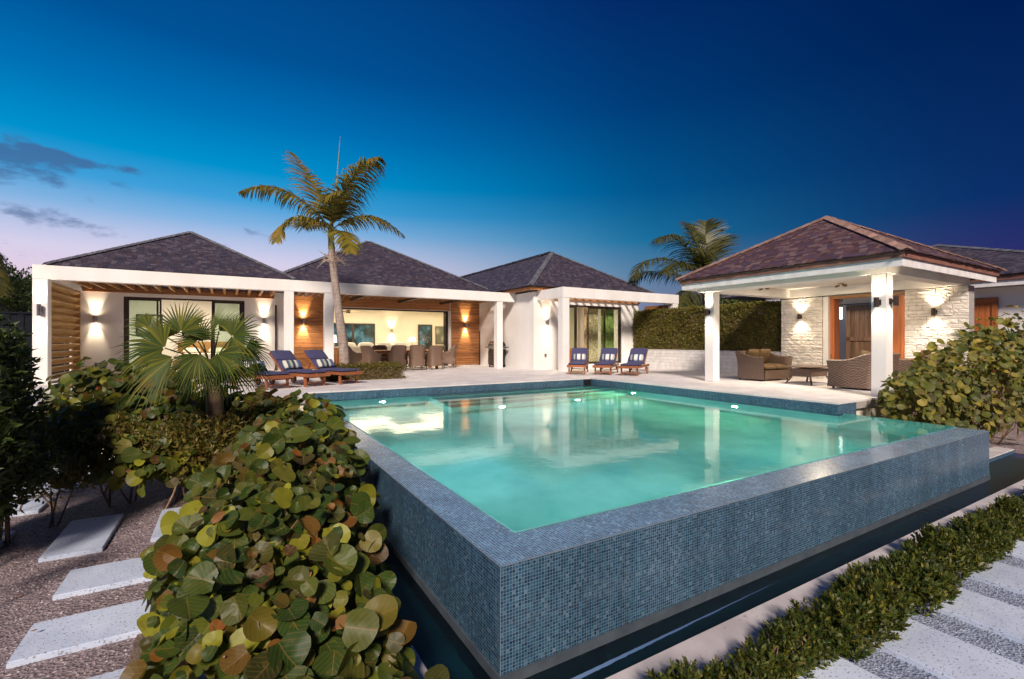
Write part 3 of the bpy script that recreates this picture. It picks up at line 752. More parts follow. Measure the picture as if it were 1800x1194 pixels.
slider(bw, -3.04, .49, 0, 2.62, YW+.05, [(-2.98, -2.10, .01), (-2.96, -2.02, .06), (-.55, .38, .06), (-.50, .43, .01)])
def room(name, x0, x1, y0, y1, h, label, fl='deck_stone', wallmat='cream_wall', back=True, left=True, right=True, floor=True, parent=None):
    m = MB(); t = .12
    if back: m.box(x0, y1, 0, x1, y1+t, h)
    if left: m.box(x0-t, y0, 0, x0, y1+t, h)
    if right: m.box(x1, y0, 0, x1+t, y1+t, h)
    o = m.build('inner_wall', wallmat, parent)
    MB().box(x0-t, y0, h, x1+t, y1+t, h+.1).build('ceiling', 'ceiling_paint', parent)
    if floor: MB().box(x0-t, y0, -.03, x1+t, y1+t, .004).build('floor', 'deck_stone', parent)
    return o
room('bedroom', -4.2, 2.0, YW+.251, 25.2, 2.9, '', wallmat='ceiling_paint', parent=bw)
area(bw, (-1.0, 22.6, 2.86), (0, 0, -1), 140, 1.6)
# bed and cabinet inside
bed = thing('bed', 'wooden bed with white pillows inside the left glass doors', 'bed', (-.9, 23.6, 0))
boxo('headboard', 'kitchen_wood', bed, -.95, .6, .1, .95, .68, 1.1); boxo('bed_frame', 'kitchen_wood', bed, -.95, -1.5, .12, .95, .6, .38)
boxo('mattress', 'white_fabric', bed, -.9, -1.45, .38, .9, .58, .62, .05)
for sx in (-.45, .45): boxo('pillow', 'white_fabric', bed, sx-.3, .2, .62, sx+.3, .5, .85, .06)
for sx, sy in ((-.9, -1.45), (.9, -1.45), (-.9, .55), (.9, .55)): boxo('leg', 'kitchen_wood', bed, sx-.04, sy-.04, 0, sx+.04, sy+.04, .12)
def table_lamp(label, x, y, z, e, h=.5, r=.18, par=None, col=(1, .82, .58), base='steel', tall=False):
    t = thing('table_lamp' if not tall else 'floor_lamp', label, 'lamp', (x, y, z))
    m = MB(); m.tube([(0, 0, 0), (0, 0, .03), (0, 0, .05), (0, 0, h*.55)], [.09, .09, .02, .018], 12); m.build('stand', base, t, smooth=True)
    s = MB(); s.tube([(0, 0, h*.55), (0, 0, h)], [r, r*.62], 18, cap=False); s.build('lamp_shade', 'lamp_shade_glow', t, smooth=True)
    l = bpy.data.lights.new('bulb', 'POINT'); l.energy = e; l.color = col; l.shadow_soft_size = .08
    o = bpy.data.objects.new('bulb', l); COL.objects.link(o); o.parent = t; o.location = (0, 0, h+.06)
    return t
nt_ = thing('nightstand', 'dark bedside cabinet seen through the left glass doors', 'cabinet', (-2.6, 23.8, 0))
boxo('body', 'kitchen_wood', nt_, -.3, -.25, .1, .3, .25, .55); boxo('drawer', 'bronze', nt_, -.27, -.265, .3, .27, -.25, .5)
for sx in (-.27, .27):
    for sy in (-.22, .22): boxo('leg', 'kitchen_wood', nt_, sx-.02, sy-.02, 0, sx+.02, sy+.02, .1)
table_lamp('glowing lamp on the bedside cabinet behind the left glass pane', -2.6, 23.8, .55, 22, .62, .24)
pic = thing('wall_picture', 'dark framed picture on the bedroom wall seen through the left pane', 'picture', (-2.9, 25.17, 1.35))
boxo('picture_frame', 'bronze', pic, -.45, -.03, 0, .45, 0, .9); boxo('canvas', 'abstract_canvas', pic, -.4, -.036, .05, .4, -.03, .85)

# ---------------- living wing (middle)
lw = thing('living_wing', 'middle wing of the white house with cedar siding and wide open dining front', 'house')
boxo('column', 'white_stucco', lw, 2.76, 16.955, 0, 3.05, 17.245, 2.747, .008)
boxo('column', 'white_stucco', lw, 9.37, 16.955, 0, 9.63, 17.245, 2.737, .008)
boxo('beam', 'white_stucco', lw, 1.663, 16.952, 2.75, 10.24, 17.248, 3.112)
wall_with_opening(lw, 'white_stucco', 2.143, 10.24, 0, 3.05, YW+.03, .22, [(3.42, 8.66, 2.50, 0)])
siding(lw, 'cedar_x', 2.15, 3.40, .02, 2.90, YW+.012, 20)
siding(lw, 'cedar_x', 3.404, 8.72, 2.52, 2.92, YW+.012, 3)
siding(lw, 'cedar_x', 8.78, 10.23, .02, 2.92, YW+.012, 20)
boxo('trim', 'white_stucco', lw, 8.665, YW-.03, 0, 8.775, YW+.029, 2.50)
boxo('trim', 'cedar_z', lw, 3.36, YW-.02, 0, 3.42, YW+.02, 2.52)
boxo('downpipe', 'bronze', lw, 10.17, 20.16, 0, 10.21, 20.20, 1.6)
slider(lw, 3.42, 8.66, 0, 2.50, YW+.06, [(8.47, 8.60, .05)])
rf = [((1.95+i*.24, 18.72, 2.93), (.05, 2.95, .11), None) for i in range(34)]
pieces(lw, 'rafter', 'cedar_y', rf)
for x_ in (4.3, 6.3, 8.2): boxo('joist', 'bronze', lw, x_, 17.26, 2.78, x_+.08, 20.26, 2.868)
boxo('ledger', 'cedar_x', lw, 1.83, 17.26, 2.76, 9.9, 17.31, 2.86)
hip_roof(lw, .55, 11.2, 18.7, 29.3, 2.98, (5.85, 6.05, 24.0, 6.02), 'slate_shingle', ridge='grey_ridge_wood')
room('living', 2.3, 12.2, YW+.251, 28.2, 2.95, '', parent=lw, right=True)
for p_, e_ in (((4.4, 23.0), 150), ((8.4, 23.0), 150), ((6.3, 26.0), 120), ((10.8, 26), 90)): area(lw, (p_[0], p_[1], 2.90), (0, 0, -1), e_*.85, 2.8)  # light panels enlarged so their pool reflection spreads into a pale patch
# windows in the back wall (dusk view outside painted into the pane colour)
def window(parent, x0, x1, z0, z1, y, mull=(), name='window'):
    f = MB(); t = .07
    f.box(x0, y, z0, x1, y+.06, z0+t); f.box(x0, y, z1-t, x1, y+.06, z1); f.box(x0, y, z0+t, x0+t, y+.06, z1-t); f.box(x1-t, y, z0+t, x1, y+.06, z1-t)
    for mx_ in mull: f.box(mx_-.06, y, z0+t, mx_+.06, y+.06, z1-t)
    w = f.build(name, 'bronze', parent)
    es = [x0+t] + [e for mx_ in mull for e in (mx_-.06, mx_+.06)] + [x1-t]
    for i in range(0, len(es), 2): MB().box(es[i], y+.02, z0+t, es[i+1], y+.03, z1-t).build('pane', 'dusk_pane', w)
    return w
mm, nt0, bb, oo = new_mat('dusk_pane')
g_ = noise(nt0, 1.1, detail=5)
L(nt0, ramp(nt0, g_, [(.40, (.015, .02, .015)), (.50, (.03, .07, .09)), (.62, (.09, .22, .32))]), bb.inputs['Base Color']); setp(bb, Roughness=.06)
window(lw, 3.9, 7.35, .15, 2.15, 28.12, (6.1,)); window(lw, 10.0, 10.9, .25, 2.15, 28.12)

# ---------------- corner wing
cw = thing('corner_wing', 'right-hand wing of the white house with print curtains behind glass doors', 'house')
YC = 15.6
wall_with_opening(cw, 'white_stucco', 10.25, 15.92, 0, 3.06, YC, .25, [(11.50, 14.90, 2.62, .16)])
MB().box(10.25, YC+.251, 0, 10.50, 20.5, 3.06).build('wall', 'white_stucco', cw)
MB().box(15.67, YC+.251, 0, 15.92, 21, 3.06).build('wall', 'white_stucco', cw)
boxo('column', 'white_stucco', cw, 10.40, 13.90, 0, 10.70, 14.20, 2.717, .008)
boxo('column', 'white_stucco', cw, 16.22, 13.90, 0, 16.54, 14.20, 2.717, .008)
boxo('beam', 'white_stucco', cw, 10.40, 13.895, 2.72, 16.56, 14.205, 3.10)
boxo('beam', 'white_stucco', cw, 10.405, 14.206, 2.725, 10.695, 15.597, 3.095)
boxo('ledger', 'cedar_x', cw, 10.72, 15.50, 2.80, 15.9, 15.59, 2.92)
pieces(cw, 'rafter', 'cedar_y', [((10.95+i*.40, 14.86, 2.96), (.06, 1.3, .10), None) for i in range(13)])
ls = boxo('louver_screen', 'cedar_y', cw, 16.25, 14.21, 2.5, 16.30, 15.55, 2.70)
pieces(ls, 'louver', 'cedar_y', [((16.28, 14.88, 2.40-i*.2), (.20, 1.32, .04), Matrix.Rotation(R(-35), 3, 'Y')) for i in range(12)])
slider(cw, 11.50, 14.90, .16, 2.62, YC+.05, [(12.35, 12.47, .05), (11.56, 12.4, .01), (13.05, 14.03, .05), (13.95, 14.84, .01)])
hip_roof(cw, 9.85, 16.5, 15.2, 33.0, 3.24, (13.175, 13.175, 18.5, 5.28), 'slate_shingle', sides='fl', ridge='grey_ridge_wood', ridge_limit=90, ay2=29.7)
fs = MB(); fs.box(9.93, 15.30, 3.10, 10.02, 21.7, 3.22); fs.box(10.02, 15.30, 3.10, 16.4, 15.39, 3.22); fs.build('fascia', 'cedar_x', cw)
sf = MB(); sf.box(10.02, 15.40, 3.16, 16.3, 21.7, 3.20); sf.build('soffit', 'white_stucco', cw)
room('study', 10.6, 15.6, YC+.251, 19.5, 2.9, '', parent=cw, right=False, left=False)
area(cw, (12.6, 16.6, 2.86), (0, 0, -1), 130, .4)
boxo('outlet_box', 'steel', cw, 10.76, YC-.035, .50, 10.84, YC-.002, .62)
def curtain(label, x0, x1, y, mat):
    m = MB(); n = int((x1-x0)/.03); pts = []
    for i in range(n+1): pts.append((x0+(x1-x0)*i/n, y+.035*math.sin(i*1.25)))
    for i in range(n):
        (a, b), (c, d) = pts[i], pts[i+1]; m.face([V(a, b, .2), V(c, d, .2), V(c, d, 2.62), V(a, b, 2.62)])
        m.face([V(a, b+.004, 2.62), V(c, d+.004, 2.62), V(c, d+.004, .2), V(a, b+.004, .2)])
    o = m.build('curtain', mat, smooth=True); tag(o, label, 'curtain', 'printed curtains in the corner wing')
curtain('beige printed curtain left of the dark door stile', 13.10, 13.90, 16.0, 'beige_curtain_print'); curtain('green printed curtain at the right end of the glass doors', 14.05, 14.80, 16.0, 'green_curtain_print')
cab = thing('sideboard', 'low red-brown wooden sideboard behind the left half of the corner glass doors', 'sideboard', (12.6, 17.2, 0))
boxo('body', 'cedar_x', cab, -.8, -.22, .12, .8, .22, .80)
for i in range(2): d_ = boxo('door', 'cedar_z', cab, -.76+i*.78, -.24, .18, -.04+i*.78, -.221, .75); boxo('handle', 'steel', d_, -.10+i*.16, -.26, .4, -.07+i*.16, -.241, .55)
for sx in (-.75, .7):
    for sy in (-.2, .16): boxo('leg', 'cedar_z', cab, sx, sy, 0, sx+.05, sy+.05, .12)

# ---------------- low wall + hedge
lwall = thing('garden_wall', 'low white-painted block wall under the long hedge', 'wall')
boxo('wall_core', 'mortar', lwall, 15.42, 8.8, 0, 15.62, 15.59, .745)
it = []
for r in range(6):
    y = 8.8 - (.2 if r % 2 else 0)
    while y < 15.58:
        y1 = min(y+.40, 15.59); y0 = max(y, 8.8)
        if y1-y0 > .05: it.append(((15.405+random.uniform(-.004, .004), (y0+y1)/2, .062+r*.1235), (.05, y1-y0-.008, .116), None))
        y += .40
pieces(lwall, 'block', 'white_block', it)
boxo('wall_cap', 'white_block', lwall, 15.37, 8.8, .747, 15.66, 15.585, .775)

# ---------------- pavilion
pv = thing('pavilion', 'open poolside pavilion with red-brown hipped shingle roof on white posts', 'pavilion')
boxo('post', 'white_stucco', pv, 11.50, 8.47, 0, 11.77, 8.75, 2.478, .01)
boxo('post', 'white_stucco', pv, 11.22, 4.33, 0, 11.50, 4.60, 2.478, .01)
bm_ = MB(); bm_.box(11.20, 4.31, 2.48, 11.79, 8.77, 2.74); bm_.box(11.79, 4.31, 2.4805, 15.62, 4.62, 2.7395); bm_.box(11.79, 8.45, 2.4805, 15.6, 8.77, 2.7405)
bm_.box(15.22, 4.621, 2.479, 15.60, 8.449, 2.7385); bm_.build('beam', 'white_stucco', pv)
MB().box(11.1, 4.1, 2.742, 15.9, 8.95, 2.77).build('ceiling', 'ceiling_paint', pv)
EX0, EX1, EY0, EY1 = 10.92, 16.12, 3.96, 9.06
sf = MB(); sf.box(EX0+.04, EY0+.04, 2.66, 11.195, EY1-.04, 2.675); sf.box(11.195, EY0+.04, 2.66, EX1-.04, 4.305, 2.675); sf.box(11.195, 8.775, 2.66, EX1-.04, EY1-.04, 2.675); sf.build('soffit', 'white_stucco', pv)
fa = MB(); fa.box(EX0, EY0, 2.55, EX0+.04, EY1, 2.705); fa.box(EX0+.04, EY0, 2.55, EX1, EY0+.04, 2.705); fa.box(EX0+.04, EY1-.04, 2.55, EX1, EY1, 2.705); fa.build('fascia', 'white_block', pv)
fb = MB(); fb.box(EX0-.04, EY0-.04, 2.707, EX0+.02, EY1+.04, 2.815); fb.box(EX0+.02, EY0-.04, 2.707, EX1+.04, EY0+.02, 2.815); fb.box(EX0+.02, EY1-.02, 2.707, EX1+.04, EY1+.04, 2.815); fb.build('drip_board', 'ridge_wood', pv)
hip_roof(pv, 10.84, 16.20, 3.88, 9.14, 2.815, (13.42, 13.62, 6.5, 4.31), 'red_shingle', sh=.125, ex=.10, ridge='pale_ridge_wood', limit=300, ridge_limit=120)
# split-stone wall (faces -X)
XS = 15.30
boxo('wall_core', 'mortar', pv, XS+.06, 4.25, 0, XS+.40, 5.55, 2.475); boxo('wall_core', 'mortar', pv, XS+.06, 7.55, 0, XS+.40, 8.75, 2.475)
boxo('wall_core', 'mortar', pv, XS+.06, 5.55, 2.44, XS+.40, 7.55, 2.475)
st = []
for (ya, yb) in ((4.25, 5.50), (7.52, 8.76)):
    z = 0.0
    while z < 2.46:
        h = random.choice((.06, .08, .10, .13)); h = min(h, 2.47-z); y = ya
        if h < .03: break
        while y < yb-.01:
            w = random.uniform(.12, .38); w = min(w, yb-y)
            if yb-(y+w) < .06: w = yb-y
            d = random.uniform(.075, .092)
            st.append(((XS+.06-d/2+.01, y+w/2, z+h/2), (d, w-.008, h-.007), None)); y += w
        z += h
pieces(pv, 'stone', 'split_stone', st, 300, 'stone_field', kinds=('rock1', 'rock2', 'rock3', 'rock4'))
# the door opening: cedar jamb, head and a slid-open panel
boxo('door_jamb', 'white_stucco', pv, XS-.02, 7.36, 0, XS+.42, 7.50, 2.44); boxo('door_jamb', 'cedar_z', pv, XS+.10, 7.25, 0, XS+.40, 7.358, 2.44)
boxo('door_head', 'cedar_y', pv, XS+.0, 5.49, 2.36, XS+.12, 7.25, 2.44)
dr = boxo('door', 'cedar_z', pv, XS+.02, 5.50, .02, XS+.07, 6.20, 2.34)
for yy in (5.50, 6.12): boxo('stile', 'cedar_z', dr, XS+.005, yy, .02, XS+.02, yy+.08, 2.34)
def ceiling_spot(label, x, y, z):
    t = thing('ceiling_spotlight', label, 'spotlight', (x, y, z), 0, 'spotlights under the pavilion roof')
    MB().box(-.03, -.06, -.02, .03, .06, .0).build('mount', 'brass', t)
    m = MB(); m.tube([(0, -.05, -.06), (-.03, -.15, -.08)], .035, 10); m.build('body', 'brass', t, smooth=True)
    m = MB(); m.tube([(0, .05, -.06), (.03, .15, -.08)], .03, 10); m.build('body', 'brass', t, smooth=True)
simple('brass', (.22, .13, .05), (.32, .20, .08), 9, .35, 0, metallic=.8)
ceiling_spot('small brass spotlight under the beam nearer the hedge', 13.6, 8.30, 2.742)
ceiling_spot('small brass spotlight above the pavilion doorway', 14.7, 6.75, 2.742)
area(pv, (13.4, 6.6, 2.735), (0, 0, -1), 90, .5)

# ---------------- rear entrance building on the right
eb = thing('entrance_wing', 'entrance building with plank doors behind the pavilion at the right edge', 'house')
XE = 19.5
MB().box(XE, 3.0, 0, XE+.3, 8.9, 2.7).build('wall', 'white_stucco', eb)
MB().box(XE+1.2, 8.9, 0, XE+1.4, 12.5, 2.7).build('wall', 'white_stucco', eb)
fa = MB(); fa.box(XE-.55, 2.2, 2.70, XE-.50, 11.5, 2.86); fa.build('fascia', 'white_block', eb)
fa = MB(); fa.box(XE-.60, 2.2, 2.862, XE-.50, 11.5, 3.0); fa.build('drip_board', 'ridge_wood', eb)
MB().box(XE-.5, 2.2, 2.74, XE+3, 11.5, 2.80).build('soffit', 'white_stucco', eb)
def plank_door(parent, x, y0, y1, z1, mat='cedar_z'):
    d = MB().box(x, y0, .02, x+.04, y1, z1).build('plank_door', 'bronze', parent); n = max(3, round((y1-y0)/.14))
    pieces(d, 'plank', mat, [((x-.012, y0+(i+.5)*(y1-y0)/n, (z1+.02)/2), (.022, (y1-y0)/n-.006, z1-.03), None) for i in range(n)])
    pieces(d, 'rail', mat, [((x-.035, (y0+y1)/2, zz), (.022, y1-y0, .14), None) for zz in (.12, 1.2, z1-.1)] + [((x-.035, yy, z1/2), (.022, .12, z1-.3), None) for yy in (y0+.06, y1-.06)])
plank_door(eb, XE-.10, 7.60, 8.72, 2.42, 'old_door_wood'); plank_door(eb, XE-.06, 4.75, 5.55, 2.42)
boxo('door_track', 'black_metal', eb, XE-.17, 7.2, 2.44, XE-.14, 9.4, 2.47)
hip_roof(eb, XE-.65, 30.3, 2.1, 13.4, 3.01, (24.6, 25.2, 7.75, 4.95), 'slate_shingle', ridge='grey_ridge_wood', sides='fl')
lt = thing('lantern', 'white glowing box lantern hanging in the pavilion doorway', 'lantern', (18.6, 8.62, 1.90))
boxo('shade', 'lantern_glow', lt, -.09, -.09, 0, .09, .09, .42); boxo('cap', 'black_metal', lt, -.1, -.1, .422, .1, .1, .45)
MB().tube([(0, 0, .45), (0, 0, .84)], .008, 6).build('cord', 'black_metal', lt)
ob = thing('gable_house', 'farther dark shingled roof rising at the right edge', 'house')
hip_roof(ob, 26, 44, 8.5, 24, 3.2, (32.5, 38, 15.5, 7.1), 'slate_shingle', sh=.3, ex=.3, ridge='ridge_wood', sides='fl'); MB().box(26.6, 9, GZ, 43, 23, 3.2).build('wall', 'white_stucco', ob)

# ---------------- wall lights
sconce('steel wall light on the far left end column', -4.24, 16.948, 1.93, (0, -1, 0), 16, .30, off=.09)
sconce('steel wall light on the white wall beside the louvred screen', -3.75, YW-.002, 1.85, (0, -1, 0), 34)
sconce('steel wall light on the white wall right of the left glass doors', 1.13, YW-.002, 1.90, (0, -1, 0), 34)
sconce('wall light on the left cedar panel', 2.50, YW-.016, 1.90, (0, -1, 0), 60)
sconce('wall light on the right cedar panel near the grill', 9.50, YW-.016, 1.88, (0, -1, 0), 60)
sconce('wall light on the corner wing above the outlet', 10.86, YC-.002, 1.88, (0, -1, 0), 34)
sconce('bronze wall light on the far pavilion post', 11.50, 8.61, 1.92, (-1, 0, 0), 14, .19, 'bronze', size=75)
sconce('bronze wall light on the pool side of the near pavilion post', 11.22, 4.465, 1.90, (-1, 0, 0), 14, .19, 'bronze', size=75)
sconce('bronze wall light on the garden side of the near pavilion post', 11.36, 4.33, 1.92, (0, -1, 0), 14, .19, 'bronze', size=75)
sconce('bronze wall light on the stone wall beside the pavilion doorway', 15.24, 8.13, 1.88, (-1, 0, 0), 17, .15, 'bronze', size=88)
sconce('bronze wall light on the stone wall nearest the sea grape', 15.24, 4.86, 1.85, (-1, 0, 0), 17, .19, 'bronze', size=88)

# ================================================================== FURNITURE
def cushion(name, mat, parent, x0, y0, z0, x1, y1, z1, M=None, puff=.03, tuft=None, uvn=1.0):
    """soft box: subdivided, rounded and puffed"""
    nx, ny = 8, 8; m = MB(); cx, cy, cz = (x0+x1)/2, (y0+y1)/2, (z0+z1)/2
    def pt(i, j, s):
        u, v = i/nx*2-1, j/ny*2-1
        e = (1-u**6)*(1-v**6)
        h = (z1-z0)/2*(.30+.70*max(0, e)**.5) + puff*(1-u*u)*(1-v*v)
        if tuft:
            for tx, ty in tuft: h -= .028*math.exp(-((u-tx)**2+(v-ty)**2)/.05)
        k = 1 - .06*(u*u*v*v)
        return V(cx+u*(x1-x0)/2*k, cy+v*(y1-y0)/2*k, cz+s*h)
    for i in range(nx):
        for j in range(ny):
            uv = [(i/nx*uvn, j/ny), ((i+1)/nx*uvn, j/ny), ((i+1)/nx*uvn, (j+1)/ny), (i/nx*uvn, (j+1)/ny)]
            a = [pt(i, j, 1), pt(i+1, j, 1), pt(i+1, j+1, 1), pt(i, j+1, 1)]
            b = [pt(i, j, -1), pt(i, j+1, -1), pt(i+1, j+1, -1), pt(i+1, j, -1)]
            if M is not None: a = [M @ p for p in a]; b = [M @ p for p in b]
            m.face(a, 0, uv); m.face(b, 0, [uv[0], uv[3], uv[2], uv[1]])
    for i in range(nx):
        for jj, fl in ((0, 0), (ny, 1)):
            q = [pt(i, jj, -1), pt(i+1, jj, -1), pt(i+1, jj, 1), pt(i, jj, 1)]
            if M is not None: q = [M @ p for p in q]
            m.face(q[::-1] if fl else q, 0, [(i/nx*uvn, 0)]*4)
    for j in range(ny):
        for ii, fl in ((0, 1), (nx, 0)):
            q = [pt(ii, j, -1), pt(ii, j+1, -1), pt(ii, j+1, 1), pt(ii, j, 1)]
            if M is not None: q = [M @ p for p in q]
            m.face(q[::-1] if fl else q, 0, [(ii/nx*uvn*.98, 0)]*4)
    return m.build(name, mat, parent, smooth=True)

LW = .60
def make_lounger(label, x, y, rz, grp, ang=37, L_=1.95):
    t = thing('sun_lounger', label, 'sun lounger', (x, y, 0), rz, grp)
    for sx in (-1, 1):
        boxo('side_rail', 'teak', t, sx*LW/2-.018, -.03, .25, sx*LW/2+.018, L_-.08, .325, .006)
        boxo('leg', 'teak', t, sx*(LW/2-.045)-.022, .10, 0, sx*(LW/2-.045)+.022, .17, .249, .004)
        boxo('leg', 'teak', t, sx*(LW/2-.045)-.022, 1.52, .10, sx*(LW/2-.045)+.022, 1.59, .249, .004)
        w = MB(); w.tube([(sx*(LW/2-.02), 1.55, .115), (sx*(LW/2+.015), 1.55, .115)], .115, 20); wo = w.build('wheel', 'teak', t)
        h = MB(); h.tube([(sx*(LW/2-.03), 1.55, .115), (sx*(LW/2+.025), 1.55, .115)], .03, 10); h.build('hub', 'steel', wo)
    boxo('end_board', 'teak', t, -LW/2-.018, -.055, .245, LW/2+.018, -.031, .33, .005)
    boxo('stretcher', 'teak', t, -LW/2+.06, .12, .08, LW/2-.06, .15, .11)
    boxo('stretcher', 'teak', t, -LW/2+.06, 1.53, .10, LW/2-.06, 1.56, .13)
    pieces(t, 'slat', 'teak', [((0, .04+i*.105, .318), (LW-.05, .075, .016), None) for i in range(10)])
    H_ = Matrix.Translation((0, 1.08, .335)) @ Matrix.Rotation(R(ang), 4, 'X')
    fr = MB()
    for sx in (-1, 1): fr.box(sx*(LW/2-.02)-.016, 0, -.012, sx*(LW/2-.02)+.016, .78, .03, M=H_)
    for k in range(7): fr.box(-LW/2+.04, .05+k*.105, .0, LW/2-.04, .05+k*.105+.07, .016, M=H_)
    bk = fr.build('backrest', 'teak', t)
    top = H_ @ V(0, .52, 0)
    pr = MB()
    for sx in (-.2, .2): pr.beam((sx, top.y, top.z), (sx, top.y+.12, .30), .025, .02)
    pr.build('prop', 'teak', t)
    cushion('cushion', 'navy_fabric', t, -LW/2+.01, -.02, .327, LW/2-.01, .53, .395, puff=.008)
    cushion('cushion', 'navy_fabric', t, -LW/2+.01, .54, .327, LW/2-.01, 1.07, .395, puff=.008)
    cushion('back_cushion', 'navy_fabric', t, -LW/2+.01, .01, .02, LW/2-.01, .42, .085, M=H_, puff=.008)
    cushion('back_cushion', 'navy_fabric', t, -LW/2+.01, .43, .02, LW/2-.01, .82, .085, M=H_, puff=.008)
    return t, H_
def pillow(label, t, H_, mat, off=.14, grp='throw pillows on the loungers'):
    p = thing('throw_pillow', label, 'pillow', tuple(t.location), t.rotation_euler.z, grp)
    M = H_ @ Matrix.Translation((0, off, .13)) @ Matrix.Rotation(R(14), 4, 'X')
    cushion('cover', mat, p, -.24, -.13, -.045, .24, .13, .045, M=M, puff=.02)
    return p
GL = 'teak sun loungers left of the palm'
for i, (x, y, l1, l2) in enumerate(((2.74, 12.80, 'navy sun lounger on the left deck nearest the palm trunk and clipped hedge', 'dark and pale striped pillow on the lounger nearest the palm'),
                                (1.88, 12.52, 'navy sun lounger, middle of the row left of the palm', 'striped pillow on the middle lounger of the left row'),
                                (1.02, 12.28, 'navy sun lounger half hidden behind the fan palm fronds', 'striped pillow on the lounger hidden behind the fan palm'))):
    t, H_ = make_lounger(l1, x, y, R(25), GL); pillow(l2, t, H_, 'striped_fabric')
GR = 'teak sun loungers in front of the corner wing'
def face_away(px): 
    T = R(30.7); u = (px-900)/837; d = V(math.sin(T)+u*math.cos(T), math.cos(T)-u*math.sin(T), 0); return math.atan2(-d.x, d.y)
for x, y, px, l1, l2 in ((9.95, 12.55, 1075, 'sun lounger seen from its foot, left of the three before the glass doors', 'bold striped pillow on the left of the three far loungers'),
                         (10.55, 11.95, 1200, 'sun lounger seen from its foot, middle of the three before the glass doors', 'bold striped pillow on the middle of the three far loungers'),
                         (11.00, 11.22, 1320, 'sun lounger seen from its foot beside the white garden wall', 'bold striped pillow on the far lounger beside the garden wall')):
    t, H_ = make_lounger(l1, x, y, face_away(px), GR, 37, 1.9); pillow(l2, t, H_, 'bold_stripe_fabric', .20)

def tub_shell(w, d, hb, ha, th=.06, rc=.2, z0=.10, waist=.05, ntop=10, flare=.04, back_len=.5):
    """wicker shell of a tub seat, front towards +Y"""
    path = []      # (x, y) from front left round the back to front right, with height weight 0 arm .. 1 back
    n = 6
    for i in range(n+1): path.append((-w/2, d/2 - (d-rc)*i/n))
    for i in range(1, 7): a = math.pi + math.pi/2*i/6; path.append((-w/2+rc+rc*math.cos(a), -d/2+rc+rc*math.sin(a)))
    for i in range(1, 6): path.append((-w/2+rc+(w-2*rc)*i/6, -d/2))
    half = path[:]
    path = half + [(-x, y) for x, y in reversed(half[:-2] if False else half[:-5])]
    path = half + [(-x, y) for x, y in reversed(half[:13])]
    m = MB(); zs = [z0 + (1-z0)*k/ntop for k in range(ntop+1)]
    def hgt(p):
        f = min(1, max(0, (d/2*.35 - p[1])/(d*.55))); f = f*f*(3-2*f); return ha + (hb-ha)*f
    ln = [0]
    for a, b in zip(path, path[1:]): ln.append(ln[-1]+math.hypot(b[0]-a[0], b[1]-a[1]))
    out, inn = [], []
    for p in path:
        H_ = hgt(p); colo, coli = [], []
        for k in range(ntop+1):
            f = k/ntop; z = z0+(H_-z0)*f
            s = 1 - waist*math.sin(math.pi*min(1, f*1.05)) + flare*max(0, f-.75)*4*.5
            si = s*(1 - 2*th/w); sj = s*(1-2*th/d)
            colo.append(V(p[0]*s, p[1]*s - (.06*f*f if p[1] < 0 else 0), z)); coli.append(V(p[0]*si, p[1]*sj - (.06*f*f if p[1] < 0 else 0) , z))
        out.append(colo); inn.append(coli)
    for i in range(len(path)-1):
        for k in range(ntop):
            z1, z2 = out[i][k].z, out[i][k+1].z
            uv = [(ln[i], z1), (ln[i+1], z1), (ln[i+1], z2), (ln[i], z2)]
            m.face([out[i][k], out[i+1][k], out[i+1][k+1], out[i][k+1]][::-1], 0, uv[::-1]); m.face([inn[i][k], inn[i+1][k], inn[i+1][k+1], inn[i][k+1]], 0, uv)
        a, b, c, e = out[i][-1], out[i+1][-1], inn[i+1][-1], inn[i][-1]; up = V(0, 0, .025)
        m.face([a, b, (b+c)/2+up, (a+e)/2+up][::-1], 0, [(ln[i], 0), (ln[i+1], 0), (ln[i+1], .03), (ln[i], .03)]); m.face([(a+e)/2+up, (b+c)/2+up, c, e][::-1], 0, [(ln[i], .03), (ln[i+1], .03), (ln[i+1], .06), (ln[i], .06)])
    for i in (0, len(path)-1):
        for k in range(ntop):
            q = [out[i][k], out[i][k+1], inn[i][k+1], inn[i][k]]; m.face(q, 0, [(0, q[0].z), (0, q[1].z), (th, q[1].z), (th, q[0].z)])
    return m
def dining_chair(label, x, y, rz):
    t = thing('wicker_chair', label, 'chair', (x, y, 0), rz, 'wicker chairs round the dining table')
    tub_shell(.60, .56, .93, .64, waist=.09, flare=.06, z0=.16).build('shell', 'wicker_grey', t, smooth=True)
    m = MB(); m.box(-.26, -.22, .22, .26, .27, .42, uvm=True); m.build('seat', 'wicker_grey', t)
    cushion('seat_cushion', 'beige_fabric', t, -.23, -.2, .421, .23, .24, .475)
    for sx in (-.23, .23):
        for sy in (-.22, .22): MB().tube([(sx, sy, .17), (sx*1.05, sy*1.12, 0)], [.022, .016], 8).build('leg', 'wicker_grey', t)
    return t
dc = [('dining chair with its back to the pool, left of three in front of the table', 5.55, 17.95, 0), ('dining chair with its back to the pool, middle of three in front of the table', 6.30, 17.86, R(-9)),
      ('dining chair with its back to the pool, right of three in front of the table', 7.03, 17.88, R(2)), ('dining chair at the right end of the table beside the door frame', 8.02, 18.75, R(75)),
      ('dining chair turned sideways at the left end, nearer the pool', 4.55, 18.05, R(-62)), ('dining chair at the left end of the table, behind the turned one', 4.15, 18.95, R(-95)),
      ('dining chair on the house side of the table, left one', 5.4, 19.72, R(180)), ('dining chair on the house side of the table, middle one', 6.2, 19.75, R(176)), ('dining chair on the house side of the table, right one', 7.0, 19.72, R(184))]
for a in dc: dining_chair(*a)
dt = thing('dining_table', 'long weathered wooden dining table under the open pergola', 'table', (6.1, 18.85, 0))
